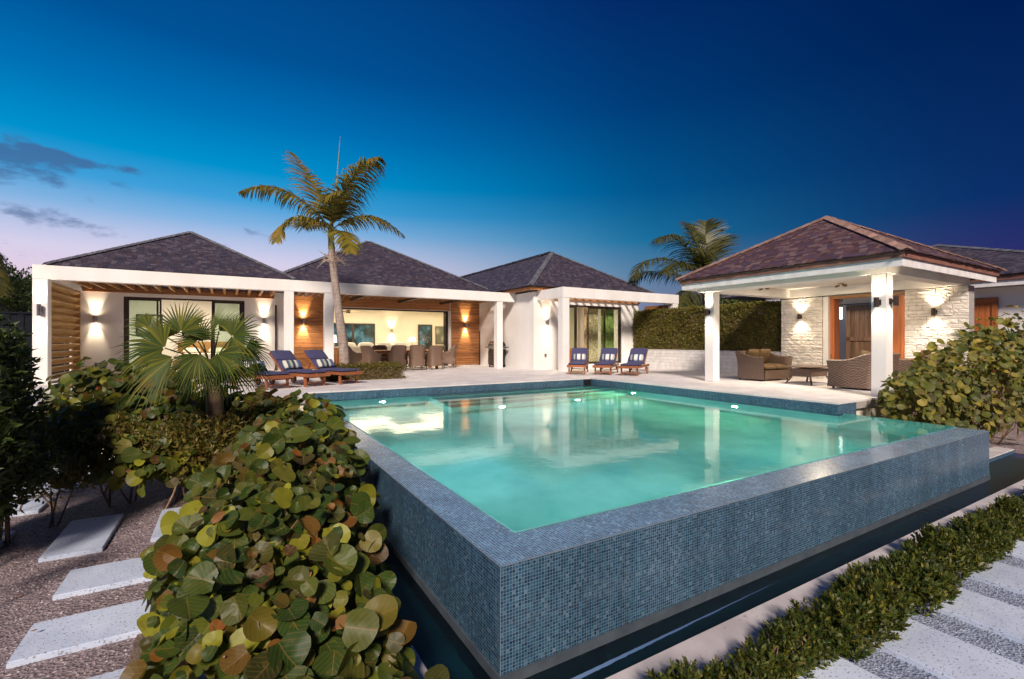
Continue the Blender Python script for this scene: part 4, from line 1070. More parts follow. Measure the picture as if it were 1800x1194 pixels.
pieces(dt, 'plank', 'cedar_x', [((0, -.43+i*.172, .745), (3.0, .165, .035), None) for i in range(6)])
for sx in (-1.25, 1.25):
    for sy in (-.4, .4): boxo('leg', 'cedar_z', dt, sx-.05, sy-.05, 0, sx+.05, sy+.05, .725, .008)
boxo('apron', 'cedar_x', dt, -1.3, -.42, .64, 1.3, -.39, .725); boxo('apron', 'cedar_x', dt, -1.3, .39, .64, 1.3, .42, .725)
vs = thing('flower_vase', 'glass vase of pale flowers on the dining table', 'vase', (7.0, 19.0, .765), 0)
MB().tube([(0, 0, 0), (0, 0, .1), (0, 0, .22)], [.06, .07, .045], 14).build('vase', 'steel', vs, smooth=True)
m = MB()
for i in range(60):
    a, r_ = random.uniform(0, 6.28), random.uniform(.02, .24); c = V(math.cos(a)*r_, math.sin(a)*r_, .30+random.uniform(0, .38)); s = random.uniform(.03, .06)
    u = V(random.uniform(-1, 1), random.uniform(-1, 1), random.uniform(-1, 1)).normalized(); w = u.orthogonal().normalized()
    m.face([c-u*s, c+w*s*.5, c+u*s, c-w*s*.5], random.random())
m.build('flowers', 'white_fabric', vs)

def loveseat(label, x, y, rz, w=1.42, d=.88, mat='brown_fabric', n=2, grp='wicker lounge seats in the pavilion', name='wicker_sofa', cat='sofa'):
    t = thing(name, label, cat, (x, y, 0), rz, grp)
    tub_shell(w, d, .82, .66, th=.11, rc=.16, z0=.045, waist=.03, flare=.03).build('shell', 'wicker_brown', t, smooth=True)
    MB().box(-w/2+.13, -d/2+.15, .045, w/2-.13, d/2-.035, .30).build('seat_base', 'wicker_brown', t)
    ws = (w-.28)/n
    for i in range(n): cushion('seat_cushion', mat, t, -w/2+.14+i*ws+.004, -d/2+.17, .30, -w/2+.14+(i+1)*ws-.004, d/2-.02, .44)
    for sx in (-1, 1):
        for sy in (-1, 1): MB().tube([(sx*(w/2-.10), sy*(d/2-.1), 0), (sx*(w/2-.10), sy*(d/2-.1), .045)], .03, 8).build('foot', 'bronze', t)
    for i in range(n):
        M = Matrix.Translation((-w/2+.14+(i+.5)*ws, -d/2+.24, .66)) @ Matrix.Rotation(R(70), 4, 'X') @ Matrix.Rotation(R(random.uniform(-8, 8)), 4, 'Z')
        p = cushion('back_cushion', mat, t, -ws/2+.01, -.24, -.07, ws/2-.01, .24, .07, M=M, tuft=[(-.35, -.35), (.35, -.35), (-.35, .35), (.35, .35), (0, 0)])
    return t
loveseat('brown wicker loveseat with tufted cushions facing the pool beside the far post', 13.44, 8.22, R(180))
loveseat('brown wicker loveseat seen from its side, partly behind the near post', 13.02, 5.50, R(0), 1.35, .95, n=2)
loveseat('wicker armchair with a rust cushion showing above the sea grape leaves', 14.45, 4.95, R(20), .9, .85, 'rust_fabric', 1, name='wicker_armchair', cat='armchair')
ct = thing('coffee_table', 'low dark wicker coffee table between the two loveseats', 'table', (13.25, 6.85, 0))
cushion('tabletop', 'lava_tabletop', ct, -.62, -.42, .43, .62, .42, .475, puff=.004)
MB().box(-.42, -.25, .20, .42, .25, .40).build('apron', 'wicker_brown', ct)
for sx in (-1, 1):
    for sy in (-1, 1): MB().tube([(sx*.42, sy*.25, .40), (sx*.40, sy*.24, .18), (sx*.52, sy*.33, 0)], [.03, .025, .022], 8).build('leg', 'wicker_brown', ct)

gr = thing('gas_grill', 'black gas barbecue with side shelves by the white wall', 'grill', (9.92, 18.0, 0), R(-90))
boxo('cart', 'black_metal', gr, -.30, -.24, .10, .30, .24, .78, .01)
for sx in (-.15, .15): d_ = boxo('door', 'bronze', gr, sx-.145, -.262, .14, sx+.145, -.243, .72); boxo('handle', 'steel', d_, sx*.2-.01, -.285, .4, sx*.2+.01, -.264, .6)
m = MB()
k = 8
for i in range(k):
    a0, a1 = math.pi*i/k, math.pi*(i+1)/k
    for x0, x1 in ((-.34, .34),): m.face([V(x0, -.26*math.cos(a0), .90+.24*math.sin(a0)), V(x1, -.26*math.cos(a0), .90+.24*math.sin(a0)), V(x1, -.26*math.cos(a1), .90+.24*math.sin(a1)), V(x0, -.26*math.cos(a1), .90+.24*math.sin(a1))])
for x0 in (-.34, .34): m.face([V(x0, -.26*math.cos(math.pi*i/k), .90+.24*math.sin(math.pi*i/k)) for i in range(k+1)])
lid = m.build('lid', 'black_lacquer', gr); boxo('handle', 'steel', lid, -.25, -.31, 1.0, .25, -.29, 1.03)
boxo('firebox', 'steel', gr, -.34, -.26, .78, .34, .26, .90, .01)
for sx in (-1, 1): boxo('side_shelf', 'black_metal', gr, sx*.50-.155, -.22, .84, sx*.50+.155, .22, .88, .008)
for sx in (-.27, .27): w = MB(); w.tube([(sx-.02, .2, .075), (sx+.02, .2, .075)], .075, 14); w.build('wheel', 'black_lacquer', gr); boxo('leg', 'black_metal', gr, sx-.02, -.22, 0, sx+.02, -.18, .10)
for i in range(4): k_ = MB(); k_.tube([(-.24+i*.16, -.262, .83), (-.24+i*.16, -.285, .83)], .02, 10); k_.build('knob', 'black_lacquer', gr)

# inside the living wing
sofa = thing('sofa', 'long cream sofa with its back to the dining table inside the house', 'sofa', (5.9, 22.6, 0))
boxo('base', 'beige_fabric', sofa, -1.9, -.45, .08, 1.9, .45, .42, .03); boxo('backrest', 'white_fabric', sofa, -1.9, -.46, .42, 1.9, -.22, .88, .06)
for sx in (-1, 1): boxo('armrest', 'beige_fabric', sofa, sx*1.8-.12, -.22, .42, sx*1.8+.12, .45, .66, .05); 
for i in range(4): cushion('seat_cushion', 'white_fabric', sofa, -1.66+i*.83, -.2, .42, -.85+i*.83, .44, .56)
for i in range(4): cushion('back_cushion', 'white_fabric', sofa, -1.66+i*.83, -.06, -.22, -.85+i*.83, .10, .22, M=Matrix.Translation((0, -.1, .82)))
ar = thing('armchair', 'tan wooden-sided armchair inside the living room at the left', 'armchair', (3.95, 21.3, 0), R(-50))
boxo('seat', 'beige_fabric', ar, -.38, -.35, .2, .38, .4, .45, .03); boxo('backrest', 'cedar_x', ar, -.4, -.42, .15, .4, -.36, .85, .01)
for sx in (-1, 1): boxo('armrest', 'cedar_y', ar, sx*.42-.04, -.36, .55, sx*.42+.04, .4, .60); boxo('leg', 'cedar_z', ar, sx*.42-.03, .32, 0, sx*.42+.03, .38, .55); boxo('leg', 'cedar_z', ar, sx*.42-.03, -.40, 0, sx*.42+.03, -.361, .55)
table_lamp('glowing table lamp in front of the tall dark window', 9.15, 26.8, .75, 10, .62, .24)
sb = thing('side_table', 'small table carrying the glowing lamp at the rear of the living room', 'table', (9.15, 26.8, 0))
boxo('tabletop', 'kitchen_wood', sb, -.35, -.25, .71, .35, .25, .75, .005)
for sx in (-.3, .3):
    for sy in (-.2, .2): boxo('leg', 'kitchen_wood', sb, sx-.02, sy-.02, 0, sx+.02, sy+.02, .71)
table_lamp('tall slim glowing lamp reflected in the left living room window', 4.75, 26.3, .55, 8, .9, .14)
sb2 = thing('side_table', 'small table by the large rear window of the living room', 'table', (4.9, 26.3, 0))
boxo('tabletop', 'kitchen_wood', sb2, -.5, -.3, .51, .6, .3, .55, .005)
for sx in (-.45, .5):
    for sy in (-.25, .25): boxo('leg', 'kitchen_wood', sb2, sx-.02, sy-.02, 0, sx+.02, sy+.02, .51)
pic = thing('wall_picture', 'large green-grey circles painting on the rear living room wall', 'picture', (11.55, 28.15, .95))
boxo('picture_frame', 'bronze', pic, -.42, -.03, 0, .42, 0, 1.1); boxo('canvas', 'abstract_canvas', pic, -.39, -.036, .03, .39, -.031, 1.07)
sconce('small uplight on the rear wall inside the living room', 8.35, 28.15, 1.75, (0, -1, 0), 22, .2, size=75, grp='lights inside the living room')
isl = thing('kitchen_island', 'kitchen island with yellowish wooden counter at the right of the living room', 'counter', (10.9, 23.2, 0))
boxo('body', 'kitchen_wood', isl, -.8, -.35, .06, .8, .35, .90); boxo('counter', 'kitchen_wood', isl, -.9, -.42, .902, .9, .42, .96, .008)
for i in range(3): d_ = boxo('door', 'cedar_x', isl, -.78+i*.53, -.37, .12, -.28+i*.53, -.351, .86); boxo('handle', 'steel', d_, -.35+i*.53, -.39, .5, -.32+i*.53, -.371, .7)
fl = thing('flower_arrangement', 'dark leafy arrangement on the kitchen counter', 'plant', (10.8, 23.1, .96))
MB().tube([(0, 0, 0), (0, 0, .16)], [.07, .09], 12).build('pot', 'steel', fl, smooth=True)
m = MB()
for i in range(80):
    a, r_ = random.uniform(0, 6.28), random.uniform(.02, .26); c = V(math.cos(a)*r_, math.sin(a)*r_, .16+random.uniform(.05, .34)); s = random.uniform(.04, .08)
    u = V(random.uniform(-1, 1), random.uniform(-1, 1), random.uniform(0, 1)).normalized(); w = u.orthogonal().normalized(); m.face([c-u*s, c+w*s*.4, c+u*s, c-w*s*.4], random.random())
m.build('foliage', 'dark_leaf', fl)
cf = thing('ceiling_fan', 'dark ceiling fan near the left end of the living room', 'ceiling fan', (4.9, 23.6, 2.55))
MB().tube([(0, 0, 0), (0, 0, .38)], .02, 8).build('rod', 'black_metal', cf); MB().tube([(0, 0, -.08), (0, 0, .06)], [.09, .11], 14).build('motor', 'black_metal', cf, smooth=True)
for i in range(4):
    a = i*math.pi/2+.4; m = MB(); M = Matrix.Rotation(a, 4, 'Z') @ Matrix.Rotation(R(10), 4, 'Y'); m.box(-.07, .1, -.006, .07, .65, .006, M=M); m.build('blade', 'kitchen_wood', cf)
dl = thing('garden_fence', 'dark corrugated fence panel behind the left end column', 'fence')
it = [((-9.2+i*.16, 20.9+(.03 if i % 2 else 0), .55), (.15, .03, 2.9), None) for i in range(31)]
pieces(dl, 'board', 'dark_fence', it); boxo('rail', 'dark_fence', dl, -9.3, 20.86, 1.99, -4.2, 20.95, 2.05)

# ================================================================== PLANTS
T_ = R(30.7)
def at(px, py, d):
    """world point seen at a pixel of the 1800-wide photograph, d metres in front of the camera"""
    u = (px-900)/837; return V(d*(math.sin(T_)+u*math.cos(T_)), d*(math.cos(T_)-u*math.sin(T_)), EYE-(py-600)/837*d)
def rdir(zmin=-1):
    while True:
        v = V(random.gauss(0, 1), random.gauss(0, 1), random.gauss(0, 1)).normalized()
        if v.z >= zmin: return v
def frame_of(n, tip):
    n = n.normalized(); y = (tip - n*tip.dot(n)); y = y.normalized() if y.length > 1e-3 else n.orthogonal().normalized()
    x = y.cross(n); return Matrix((x, y, n)).transposed()
# --- round sea grape leaf templates (unit radius, stalk at the origin, blade along +Y)
def round_leaf(seed):
    r = random.Random(seed); K = 16; out = []; cup = r.uniform(-.12, .38); fold = r.uniform(.0, .38); wv = r.uniform(.02, .085); asp = r.uniform(.92, 1.15)
    for i in range(K):
        a = -math.pi/2 + 2*math.pi*(i+.5)/K
        rr = 1 + wv*math.sin(3*a+seed)
        if i in (0, K-1): rr = .80
        out.append((rr*math.cos(a)*asp, rr*math.sin(a)))
    def z(x, y): return cup*(x*x+y*y) - fold*0 + fold*abs(x) + wv*.8*math.sin(4*math.atan2(y, x)+seed)*(x*x+y*y)
    P, U, F = [], [], []
    for s in (.5, 1.0):
        for (x, y) in out: P.append(V(x*s, y*s+.86, z(x*s, y*s)))
        for (x, y) in out: U.append((x*s, (y*s+1)/2))
    P.append(V(0, .86-.05, 0)); U.append((0, .5)); c = len(P)-1
    st = V(0, 0, -.03); P.append(st); U.append((0, 0))
    for i in range(K):
        j = (i+1) % K
        F.append((c, i, j)); F.append((i, K+i, K+j, j))
    return P, U, F
TEMPL = [round_leaf(s) for s in range(1, 13)]
_lm = {}
def leaf_mesh(mat, k, flip=False):
    key = (mat, k)
    if key in _lm: return _lm[key]
    P, U, F = TEMPL[k % len(TEMPL)]
    m = MB()
    for f in F: m.face([P[i] for i in f], 0, [U[i] for i in f])
    o = m.build('leaf', mat, smooth=True); me = o.data; bpy.data.objects.remove(o); _lm[key] = me; return me
def put_leaf(mb, k, M, var):
    P, U, F = TEMPL[k % len(TEMPL)]; Q = [M @ p for p in P]
    for f in F: mb.face([Q[i] for i in f], var, [U[i] for i in f])
def sea_grape(label, blobs, n, nobj, rmin, rmax, mat, root, stems=14, out_bias=V(-.1, -.55, .45), grp=None, red=.03):
    t = thing('sea_grape_bush', label, 'bush', root, 0, grp); O = V(*root)
    tot = sum(b[1][0]*b[1][1]*b[1][2] for b in blobs)**.0; ws = [b[1][0]*b[1][2]*b[2] for b in blobs]
    L_ = []
    for i in range(n):
        b = random.choices(blobs, ws)[0]; d = rdir(-.35)
        rad = random.uniform(.74, 1.14)*(1+.10*math.sin(d.x*7+b[0][1]*5)*math.sin(d.y*6+d.z*5)) if i % 5 else random.uniform(.4, .75)
        p = V(*b[0]) + V(d.x*b[1][0], d.y*b[1][1], d.z*b[1][2])*rad
        if p.z < GZ+.05: continue
        nrm = (V(d.x/b[1][0], d.y/b[1][1], d.z/b[1][2]).normalized()*.6 + out_bias + rdir()*.72).normalized()
        tip = V(d.x, d.y, -.3) + rdir()*.7
        L_.append((p, nrm, tip, (rmin+(rmax-rmin)*random.random()**1.7)*(.8 if rad < .8 else 1)))
    L_.sort(key=lambda q: (q[0]-CAMV).length)
    # the leaves that show largest become objects
    shell = [q for q in L_]
    for p, nr, tp, r_ in shell[:nobj]:
        k = random.randrange(12); me = leaf_mesh(mat, k); o = bpy.data.objects.new('leaf', me); COL.objects.link(o); o.parent = t
        o.matrix_local = Matrix.Translation(p-O) @ frame_of(nr, tp).to_4x4() @ Matrix.Diagonal((r_, r_, r_, 1))
    mb = MB()
    for p, nr, tp, r_ in shell[nobj:]:
        put_leaf(mb, random.randrange(12), Matrix.Translation(p-O) @ frame_of(nr, tp).to_4x4() @ Matrix.Diagonal((r_, r_, r_, 1)), random.random())
    if mb.f: o = mb.build('leaf_mass', mat, t); o['kind'] = 'stuff'
    # dry curled leaves
    mb = MB()
    for i in range(int(n*red)):
        p, nr, tp, r_ = random.choice(shell); M = Matrix.Translation(p-O-nr*.01) @ frame_of(nr, rdir()).to_4x4() @ Matrix.Diagonal((r_*.35, r_*.75, r_*1.4, 1))
        put_leaf(mb, random.randrange(12), M, random.random())
    if mb.f: o = mb.build('dry_leaves', 'dry_leaf', t); o['kind'] = 'stuff'
    sm = MB()
    for i in range(stems):
        b = blobs[i % len(blobs)]; c = V(*b[0]); foot = V(c.x+random.uniform(-.15, .15), c.y+random.uniform(-.1, .2), GZ-.02); tgt = c + V(random.uniform(-.7, .7)*b[1][0], random.uniform(-.8, .4)*b[1][1], random.uniform(.3, .85)*b[1][2])
        mid = (foot+tgt)/2 + V(random.uniform(-.12, .12), random.uniform(-.12, .12), .05)
        pts = [foot, foot.lerp(mid, .5)+V(random.uniform(-.04, .04), 0, 0), mid, mid.lerp(tgt, .5)+V(0, random.uniform(-.04, .04), 0), tgt]
        sm.tube([tuple(q-O) for q in pts], [.013, .011, .009, .007, .005], 6)
    o = sm.build('branches', 'twig', t, smooth=True); o['kind'] = 'stuff'
    return t
near = [((.42, 2.45, -.74), (.42, .45, .32), 1.2), ((.28, 3.0, -.64), (.58, .60, .44), 1.3), ((.26, 3.8, -.52), (.64, .65, .54), 1.2), ((.40, 4.7, -.42), (.66, .7, .60), 1.0),
        ((.62, 5.6, -.30), (.58, .7, .55), .9), ((.78, 6.6, -.25), (.52, .7, .52), .8)]
sea_grape('big sea grape bush with broad round leaves crowding the pool wall', near, 3300, 300, .030, .100, 'sea_grape_leaf', (.4, 3.8, GZ), 52, V(-.05, -.62, .40))
# hand-placed showpiece leaves of the near bush are the same objects; a few tall twigs stand out at its far end
sea_grape('sea grape twigs at the far corner of the pool below the loungers', [((1.05, 8.0, -.12), (.38, .5, .40), 1), ((.55, 8.5, -.25), (.5, .5, .45), 1)], 170, 120, .07, .115, 'sea_grape_leaf', (.8, 8.1, GZ), 10)
sea_grape('sea grape bush below the louvred screen left of the fan palm', [((-1.55, 8.9, .22), (.55, .45, .58), 1), ((-.95, 8.6, .10), (.60, .5, .60), 1.2), ((-1.4, 8.2, -.1), (.7, .4, .4), 1), ((-.35, 7.9, -.15), (.60, .5, .55), 1), ((.25, 7.7, -.15), (.5, .4, .5), 1), ((-1.15, 7.5, -.35), (.55, .3, .34), .9), ((-.55, 7.1, -.42), (.5, .3, .32), .8)], 2300, 280, .048, .105, 'sea_grape_leaf', (-.7, 8.5, GZ), 16, red=.08)
rb = [((10.85, 3.75, -.62), (.50, .35, .30), .9), ((11.4, 3.7, -.60), (.6, .4, .34), .9), ((12.3, 3.5, -.55), (.7, .4, .4), .9), ((13.2, 3.2, -.4), (.8, .5, .5), .8), ((10.75, 3.80, -.10), (.50, .40, .62), 1.0), ((11.35, 3.75, -.05), (.70, .45, .76), 1.0), ((12.1, 3.7, .10), (.80, .5, .90), 1.0), ((13.1, 3.45, .35), (.85, .6, 1.05), 1.0), ((14.2, 3.2, .45), (.9, .6, 1.2), .8)]
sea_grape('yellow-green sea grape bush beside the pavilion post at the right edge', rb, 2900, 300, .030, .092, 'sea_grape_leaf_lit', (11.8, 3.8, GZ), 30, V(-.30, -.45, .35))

def leafy(parent, name, mat, blobs, n, size, O=V(0, 0, 0), asp=.38, up=.3, shell=(.55, 1.05), zmin=GZ+.02, ngon=4, droop=0.0):
    mb = MB(); ws = [b[1][0]*b[1][2]*b[2] for b in blobs]
    for i in range(n):
        b = random.choices(blobs, ws)[0]; d = rdir(-.6); rad = random.uniform(*shell)*(1+.12*math.sin(9*d.x+5*d.z+b[0][0]*3))
        p = V(*b[0]) + V(d.x*b[1][0], d.y*b[1][1], d.z*b[1][2])*rad
        if p.z < zmin: continue
        ln = random.uniform(.6, 1.25)*size
        u = (d*.6 + rdir() + V(0, 0, up)).normalized(); w = u.cross(rdir()).normalized(); nn = u.cross(w)
        a = p-O
        mb.face([a, a+u*ln*.45+w*ln*asp*.5+nn*ln*.06, a+u*ln, a+u*ln*.45-w*ln*asp*.5+nn*ln*.06], random.random(), [(0, 0), (.5, .5), (0, 1), (-.5, .5)])
    o = mb.build(name, mat, parent); o['kind'] = 'stuff'; return o
def stems_of(parent, blobs, n, O, thick=.02, foot=None, mat='bark', name='branches'):
    sm = MB()
    for i in range(n):
        b = blobs[i % len(blobs)]; c = V(*b[0]); f = V(c.x+random.uniform(-.3, .3)*b[1][0], c.y, GZ-.02) if foot is None else V(*foot)+V(random.uniform(-.05, .05), random.uniform(-.05, .05), 0)
        tg = c+V(random.uniform(-.6, .6)*b[1][0], random.uniform(-.6, .6)*b[1][1], random.uniform(0, .7)*b[1][2]); md = (f+tg)/2+V(random.uniform(-.1, .1), random.uniform(-.1, .1), .04)*b[1][0]
        sm.tube([tuple(q-O) for q in (f, md, tg)], [thick, thick*.7, thick*.3], 6)
    o = sm.build(name, mat, parent, smooth=True)
    if name != 'trunk' or len(blobs) < 6: o['kind'] = 'stuff'
    return o
def shrub(label, name, cat, blobs, n, size, mat, root, stems=8, thick=.02, grp=None, **k):
    t = thing(name, label, cat, root, 0, grp); O = V(*root)
    leafy(t, 'foliage', mat, blobs, n, size, O, **k); stems_of(t, blobs, stems, O, thick); return t
shrub('dark broad-leaved shrub filling the left edge of the picture', 'leafy_shrub', 'shrub', [((-2.10, 6.1, .20), (.44, .5, .72), 1.2), ((-2.2, 6.3, -.30), (.46, .5, .55), 1.2), ((-2.0, 5.7, -.02), (.27, .4, .40), .8), ((-2.45, 6.6, .75), (.5, .6, .6), 1), ((-1.95, 6.6, -.10), (.40, .4, .45), 1), ((-1.98, 6.75, .38), (.32, .4, .42), .9), ((-2.22, 7.0, .88), (.36, .4, .48), 1)], 19000, .095, 'dark_leaf', (-2.1, 6.1, GZ), 16, .022, asp=.42)
shrub('small-leaved sprawling shrub with bare stems over the left path', 'sprawling_shrub', 'shrub', [((-1.95, 7.8, -.18), (.70, .45, .34), 1.1), ((-1.15, 7.7, -.22), (.70, .45, .36), 1.2), ((-.45, 7.4, -.30), (.6, .45, .42), 1.1), ((-1.62, 7.1, -.42), (.28, .25, .28), .5)], 15000, .062, 'small_leaf', (-1.3, 7.6, GZ), 14, .011, asp=.45)
shrub('low twiggy filler shrub under the fan palm fronds', 'sprawling_shrub', 'shrub', [((-.15, 7.2, -.30), (.65, .5, .50), 1), ((.5, 7.4, -.25), (.55, .5, .50), 1)], 7000, .07, 'small_leaf', (.2, 7.3, GZ), 12, .010, asp=.4)
# twig with dark leaves poking in at the lower left edge
shrub('dark leafy twig poking in low at the left edge', 'leafy_twig', 'twig', [((-1.72, 4.85, -.12), (.18, .12, .20), 1), ((-1.85, 4.9, -.35), (.15, .12, .2), .8)], 220, .085, 'dark_leaf', (-1.8, 4.9, GZ), 5, .008, asp=.35, shell=(.1, 1.0))

# low shrubs along the ledge
def juniper_mesh(seed, w=.215, h=.32):
    r = random.Random(seed); m = MB()
    for i in range(170):
        a = r.uniform(0, 6.283); rr = w*math.sqrt(r.random()); f = rr/w
        top = V(math.cos(a)*rr*1.05, math.sin(a)*rr, h*(1-.62*f*f)*r.uniform(.50, 1.22))
        dr = (V(math.cos(a)*f*.9, math.sin(a)*f*.9, 1)+V(r.uniform(-.5, .5), r.uniform(-.5, .5), 0)).normalized()
        Ls = r.uniform(.06, .12); var = r.random()
        for k in range(15):
            g = k/14; c = top - dr*Ls*(1-g); ax = r.uniform(0, 6.283); s = dr.orthogonal().normalized(); s2 = dr.cross(s)
            o = (s*math.cos(ax)+s2*math.sin(ax))
            u = (dr*.8+o*(1.15-.6*g)).normalized(); ln = r.uniform(.030, .052); wv = u.cross(dr); wv = wv.normalized() if wv.length > .01 else s
            m.face([c, c+u*ln*.5+wv*.0085, c+u*ln, c+u*ln*.5-wv*.0085], (var+r.uniform(-.15, .15)) % 1)
    o = m.build('foliage', 'juniper_leaf'); me = o.data; bpy.data.objects.remove(o)
    sm = MB()
    for i in range(26):
        a = r.uniform(0, 6.283); q = V(math.cos(a)*w*.7*r.random(), math.sin(a)*w*.7*r.random(), h*.75*r.uniform(.5, 1)); sm.tube([(0, 0, -.02), tuple(q*.5+V(r.uniform(-.05, .05), r.uniform(-.05, .05), 0)), tuple(q)], [.008, .006, .003], 4)
    o = sm.build('branches', 'bark'); sme = o.data; bpy.data.objects.remove(o)
    return me, sme
JM = [juniper_mesh(s) for s in range(5)]
POSW = ['at the bottom edge, nearest the pool corner', 'second from the bottom edge', 'third from the bottom edge', 'fourth from the bottom edge', 'fifth from the bottom edge', 'sixth from the bottom edge', 'beside the second long slab',
        'just past the second long slab', 'beside the middle long slab', 'just past the middle long slab', 'midway between middle slab and right edge', 'beside the fourth slab of the path', 'just past fourth slab',
        'third from the right edge of the photo', 'second from the right edge of the photo', 'at the right edge of the photo', 'just past the right edge', 'far end of the row', 'last one of the row', 'last, behind all others']
for i in range(20):
    x = 1.70+i*.372; y = 1.66+.04*math.sin(i*2.1)
    t = thing('low_shrub', 'low bushy evergreen shrub along the pool ledge, '+POSW[i], 'shrub', (x, y, GZ), random.uniform(0, 6.28), 'low evergreen shrubs along the pool ledge')
    s = random.uniform(.74, 1.10)
    for k in range(2):
        me, sme = JM[(i+k*2) % 5]
        f = bpy.data.objects.new('foliage', me); COL.objects.link(f); f.parent = t; f.scale = (s, s, s*random.uniform(.9, 1.1)); a_ = -t.rotation_euler.z+(0 if k else math.pi); f.location = (.10*math.cos(a_), .10*math.sin(a_), 0); f.rotation_euler.z = k*2; f['kind'] = 'stuff'
        b = bpy.data.objects.new('branches', sme); COL.objects.link(b); b.parent = t; b.location = f.location
MBs = MB()
for i in range(24):
    x = 1.3+i*.33; MBs.face([V(x, 1.60+random.uniform(-.02, .02), GZ+.012), V(x+.34, 1.60+random.uniform(-.02, .02), GZ+.012), V(x+.34, 1.79, GZ+.012), V(x, 1.79, GZ+.012)])
o = MBs.build('planting_soil', 'soil'); o['kind'] = 'structure'
o = MB().box(-.55, 1.8, GZ-.02, .74, 9.5, GZ+.015).build('planting_soil', 'soil'); o['kind'] = 'structure'

# hedges
def hedge(label, x0, y0, z0, x1, y1, z1, n, size, mat='hedge_leaf', core='bark', slope=0.0):
    t = thing('hedge', label, 'hedge', ((x0+x1)/2, (y0+y1)/2, z0)); O = V((x0+x1)/2, (y0+y1)/2, z0)
    MB().box(x0-O.x+.09, y0-O.y+.09, 0, x1-O.x-.09, y1-O.y-.09, z1-z0-.12).build('branch_core', core, t)
    mb = MB(); A = [(y1-y0)*(z1-z0), (x1-x0)*(z1-z0), (x1-x0)*(y1-y0)]
    for i in range(n):
        k = random.choices((0, 1, 2), A)[0]; p = V(random.uniform(x0, x1), random.uniform(y0, y1), random.uniform(z0, z1)); dep = abs(random.gauss(0, .05)); wob = .04*math.sin(p.y*3.1+p.z*4)+.04*math.sin(p.x*2+p.y*7.3)
        if k == 0: p.x = x0+dep+wob; nn = V(-1, 0, 0)
        elif k == 1: p.y = y0+dep+wob; nn = V(0, -1, 0)
        else: p.z = z1-dep+wob; nn = V(0, 0, 1)
        u = (nn*.5+rdir()).normalized(); w = u.cross(rdir()).normalized(); ln = size*random.uniform(.6, 1.3); a = p-O
        mb.face([a, a+u*ln*.5+w*ln*.25, a+u*ln, a+u*ln*.5-w*ln*.25], random.random())
    o = mb.build('foliage', mat, t); o['kind'] = 'stuff'; return t
hedge('long clipped hedge above the low white block wall', 15.52, 8.85, .70, 16.4, 15.55, 2.42, 34000, .075)
hedge('small clipped box hedge at the foot of the palm by the loungers', 2.25, 13.95, -.02, 4.55, 14.75, .40, 9000, .05, 'small_leaf')

# --- feather palms
def feather(parent, pts, ll, n, mat, droop=.7, wid=.075, rach=.018, side_bias=0.0, name='frond'):
    pts = [V(*p) for p in pts]; m = MB()
    def bez(t):      # Catmull-Rom through the points
        k = t*(len(pts)-1); i = min(int(k), len(pts)-2); f = k-i
        p0, p1, p2, p3 = pts[max(i-1, 0)], pts[i], pts[i+1], pts[min(i+2, len(pts)-1)]
        return .5*((2*p1)+(p2-p0)*f+(2*p0-5*p1+4*p2-p3)*f*f+(3*p1-p0-3*p2+p3)*f**3)
    C = [bez(i/14) for i in range(15)]
    m.tube([tuple(c) for c in C], [rach*(1-.85*i/14) for i in range(15)], 5, .95)
    for i in range(n):
        t = .14+.86*i/n + random.uniform(-.006, .006); c = bez(t); d = (bez(min(1, t+.02))-bez(t-.02)).normalized()
        s = d.cross(V(0, 0, 1)); s = s.normalized() if s.length > .05 else V(1, 0, 0); upv = s.cross(d)
        L0 = ll*(math.sin(math.pi*(.18+.80*t))**.7)*random.uniform(.85, 1.1)
        for sg in (1, -1):
            u = (s*sg*random.uniform(.75, 1)+d*random.uniform(.45, .75)+upv*random.uniform(.0, .25)).normalized(); p = c; var = random.random()*.85; wv = d*.5-u*.1; wv = (wv-u*wv.dot(u)).normalized()
            prev = (p+wv*wid*.35, p-wv*wid*.35); k = 3
            for q in range(1, k+1):
                u = (u + V(0, 0, -droop*q/k*random.uniform(.7, 1.2))).normalized(); p = p+u*L0/k
                ww = wid*(.6, .42, .03)[q-1]; cur = (p+wv*ww*.5, p-wv*ww*.5)
                m.face([prev[0], prev[1], cur[1], cur[0]], var); prev = cur
    return m.build(name, mat, parent)
PB = (2.92, 14.3, 0)
palm = thing('palm_tree', 'tall coconut-style palm with windblown golden fronds beside the loungers', 'palm tree', PB); PBv = V(*PB)
def D(px, py, dd=0.0): return at(px, py, 13.8+dd)-PBv
tr = MB(); tp = [D(608, 668), D(606, 640), D(603, 600), D(597, 560), D(592, 520), D(587, 480), D(584, 452), D(583, 436)]
tr.tube([tuple(p) for p in tp], [.19, .15, .13, .118, .108, .10, .10, .09], 16); 
def ringed(name, c1, c2, n=9):
    m, nt, b, out = new_mat(name); uv = N(nt, 'ShaderNodeUVMap'); uv.uv_map = 'UVMap'; sp = N(nt, 'ShaderNodeSeparateXYZ'); L(nt, uv.outputs[0], sp.inputs[0])
    v = math_node(nt, 'ADD', math_node(nt, 'MULTIPLY', sp.outputs[1], n), math_node(nt, 'MULTIPLY', noise(nt, 3), 1.2)); fr = math_node(nt, 'FRACT', v)
    c = ramp(nt, noise(nt, 9, detail=5, mscale=(1, 1, .4)), [(.3, c1), (.7, c2)]); c = mixc(nt, ramp(nt, fr, [(.0, (.8, .8, .8)), (.16, (0, 0, 0))]), c, tuple(x*.45 for x in c1))
    L(nt, c, b.inputs['Base Color']); setp(b, Roughness=.85); bump(nt, b, fr, .5, .02)
ringed('palm_bark', (.26, .19, .16), (.46, .37, .31)); ringed('green_shaft', (.22, .24, .08), (.42, .36, .13), 3)
trunk = tr.build('trunk', 'palm_bark', palm, smooth=True)
